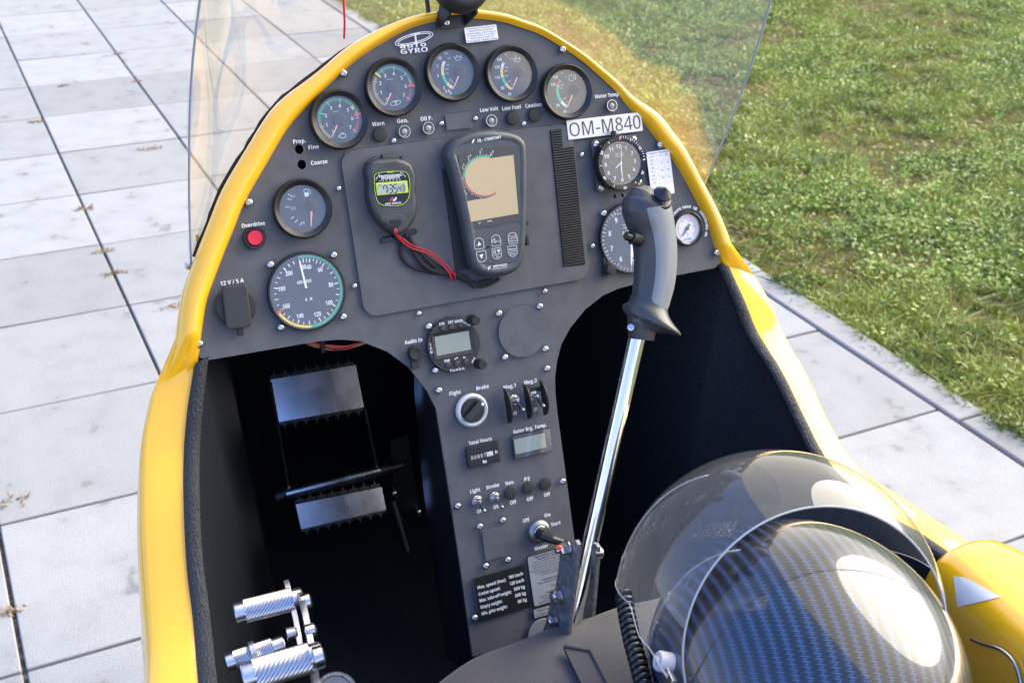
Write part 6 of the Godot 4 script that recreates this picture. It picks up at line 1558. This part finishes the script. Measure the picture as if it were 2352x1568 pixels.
const VISOR_C := Vector3(0.1221, 0.9561, 0.4038)
const HEAD_C := Vector3(0.1214, 0.9106, 0.4567)
func helmet() -> void:
	var n := thing("flight_helmet", "glossy carbon patterned helmet with a large clear visor on the seat", "helmet")
	# carbon weave printed on the shell
	var img := Image.create(512, 512, false, Image.FORMAT_RGB8)
	for y in 512:
		for x in 512:
			var s := sin(TAU * x / 64.0 + 0.8 * sin(TAU * y / 64.0)) * 0.5 + 0.5
			var twill := 0.66 + 0.34 * sin(TAU * (x + y * 2) / 128.0 * 2.0)
			var k := lerpf(0.02, 0.56, pow(s, 1.6)) * twill
			img.set_pixel(x, y, Color(k * 0.46, k * 0.66, k * 1.0))
	var carbon := mat("carbon weave", Color.WHITE, 0.32); carbon.albedo_texture = ImageTexture.create_from_image(img)
	carbon.clearcoat_enabled = true; carbon.clearcoat = 1.0; carbon.clearcoat_roughness = 0.02
	var F := Vector3(0.208, 0.0, -0.978).normalized(); var R := F.cross(Vector3.UP).normalized()
	var g := Geo.new(); g.crease = 60
	var rad := Vector3(0.143, 0.147, 0.150)
	var nu := 64; var nv := 40
	for i in nv:
		for j in nu:
			var q := []
			var uvs := []
			for c in [[0, 0], [1, 0], [1, 1], [0, 1]]:
				var ph := lerpf(0.0, 2.25, float(i + c[0]) / nv); var th: float = TAU * (j + c[1]) / nu
				var d := Vector3(sin(ph) * cos(th), cos(ph), sin(ph) * sin(th))
				var p := HEAD_C + R * d.x * rad.x + Vector3.UP * d.y * rad.y + F * d.z * rad.z * (1.04 if d.z > 0 else 1.0)
				q.append(p); uvs.append(Vector2(atan2(d.x, maxf(0.02, sqrt(d.y * d.y + d.z * d.z)) * signf(1.0)) / TAU * 10.5, atan2(d.z, d.y) / TAU * 26.0))
			for k in [0, 1, 2, 0, 2, 3]: g.v.append(q[k]); g.uv.append(uvs[k])
	put(g, "shell", carbon, n)
	# rubber band round the face opening
	var cut := Vector3(0.208, -0.382, -0.900).normalized()
	# visor: bubble in front of the shell, cut off behind and below
	var vr := 0.1487
	var pane := Geo.new(); pane.crease = 70
	var e1 := cut.cross(Vector3.UP).normalized(); var e2 := e1.cross(cut).normalized()
	var rings := []
	var edge_c := -0.0887 / vr
	var reach := [[0.0, 270.0], [0.72, 270.0], [0.80, 232.0], [0.88, 198.0], [1.0, 179.0], [1.15, 168.0], [1.7, 168.0], [1.9, 178.0], [acos(edge_c), 194.0]]     # how far round the sides the pane comes, by angle from its middle
	for i in 57:
		var ring := PackedVector3Array(); var ph := lerpf(0.02, acos(edge_c), i / 56.0); var last := table(ph, reach)
		for j in 97:
			var th := deg_to_rad(lerpf(180.0 - last, last, j / 96.0))
			var bump := 1.0 + 0.03 * smoothstep(0.5, 1.0, cos(ph))
			ring.append(VISOR_C + (cut * cos(ph) + (e1 * cos(th) + e2 * sin(th)) * sin(ph)) * vr * bump)
		rings.append(ring)
	pane.loft(rings, false)
	put(pane, "visor", glass("visor polycarbonate", Color(0.94, 0.95, 0.96), 0.05), n)
	var e := Geo.new(); var path := []
	for i in range(20, 57): path.append(rings[i][0])
	path.append_array(Array(rings[-1]).slice(1, 96))
	for i in range(56, 19, -1): path.append(rings[i][96])
	var thin := []
	for i in path.size(): thin.append(0.0010 if i > 30 and i < path.size() - 31 else 0.0005)
	e.tube(path, thin, 8, false)
	put(e, "visor_edge", mat("visor rim", srgb(0.36, 0.36, 0.38), 0.15), n)
	# dark mouth of the helmet inside the visor
	g = Geo.new(); g.crease = 60; var pad := []
	for q in [[0.985, 1.0], [1.01, 0.86], [1.012, 0.78], [0.95, 0.72], [0.5, 0.68]]:
		var ring := PackedVector3Array()
		for j in 40:
			var th := TAU * j / 40.0; var s2: float = q[1]
			ring.append(HEAD_C + F * 0.152 * sqrt(maxf(0.0, 1.0 - s2 * s2 * 0.62)) * q[0] + (R * cos(th) * 0.112 + Vector3.UP * (sin(th) * 0.085 - 0.035)) * s2)
		pad.append(ring)
	g.loft(pad, true, false, true); put(g, "face_opening", mat("helmet padding", srgb(0.008, 0.007, 0.012), 0.9), n)
	# visor pivot
	var pv := along(1517, 1518, 1.06); var pd := -R * 0.85 + Vector3.UP * 0.35
	var hb := Transform3D(Basis.looking_at(-pd.normalized()), pv)
	g = Geo.new(); g.xf = hb; g.lathe([Vector2(0.009, -0.01), Vector2(0.009, 0.001), Vector2(0.0075, 0.003), Vector2(0.004, 0.003), Vector2(0.003, 0.005), Vector2(0, 0.005)], 24); put(g, "pivot", mat("pivot grey", srgb(0.5, 0.5, 0.53), 0.3), n)
	g = Geo.new(); g.xf = hb; g.box(Vector3(0.012, -0.004, -0.004), Vector3(0.026, 0.012, 0.004), 0.001); put(g, "pivot_plate", m_steel, n)

func lead() -> void:
	var mid := smooth([along(1432, 1362, 1.155), along(1440, 1410, 1.14), along(1452, 1470, 1.12), along(1468, 1530, 1.10), along(1484, 1600, 1.08)], 12)
	var len := 0.0; var acc := [0.0]
	for i in mid.size() - 1: len += (mid[i + 1] - mid[i]).length(); acc.append(len)
	var turns := 17; var path := []
	for i in turns * 14 + 1:
		var s := len * i / (turns * 14.0); var k := 0
		while k < acc.size() - 2 and acc[k + 1] < s: k += 1
		var p: Vector3 = mid[k].lerp(mid[k + 1], (s - acc[k]) / (acc[k + 1] - acc[k]))
		var d: Vector3 = (mid[mini(k + 2, mid.size() - 1)] - mid[maxi(k - 1, 0)]).normalized(); var x := d.cross(Vector3.FORWARD).normalized(); var y := d.cross(x)
		var a := TAU * i / 14.0
		path.append(p + (x * cos(a) + y * sin(a)) * 0.0062)
	var g := Geo.new(); g.tube(path, 0.0026, 8)
	var n := thing("coiled_lead", "black coiled headset lead hanging beside the helmet", "lead")
	put(g, "coil", mat("lead black", srgb(0.010, 0.011, 0.013), 0.3), n)
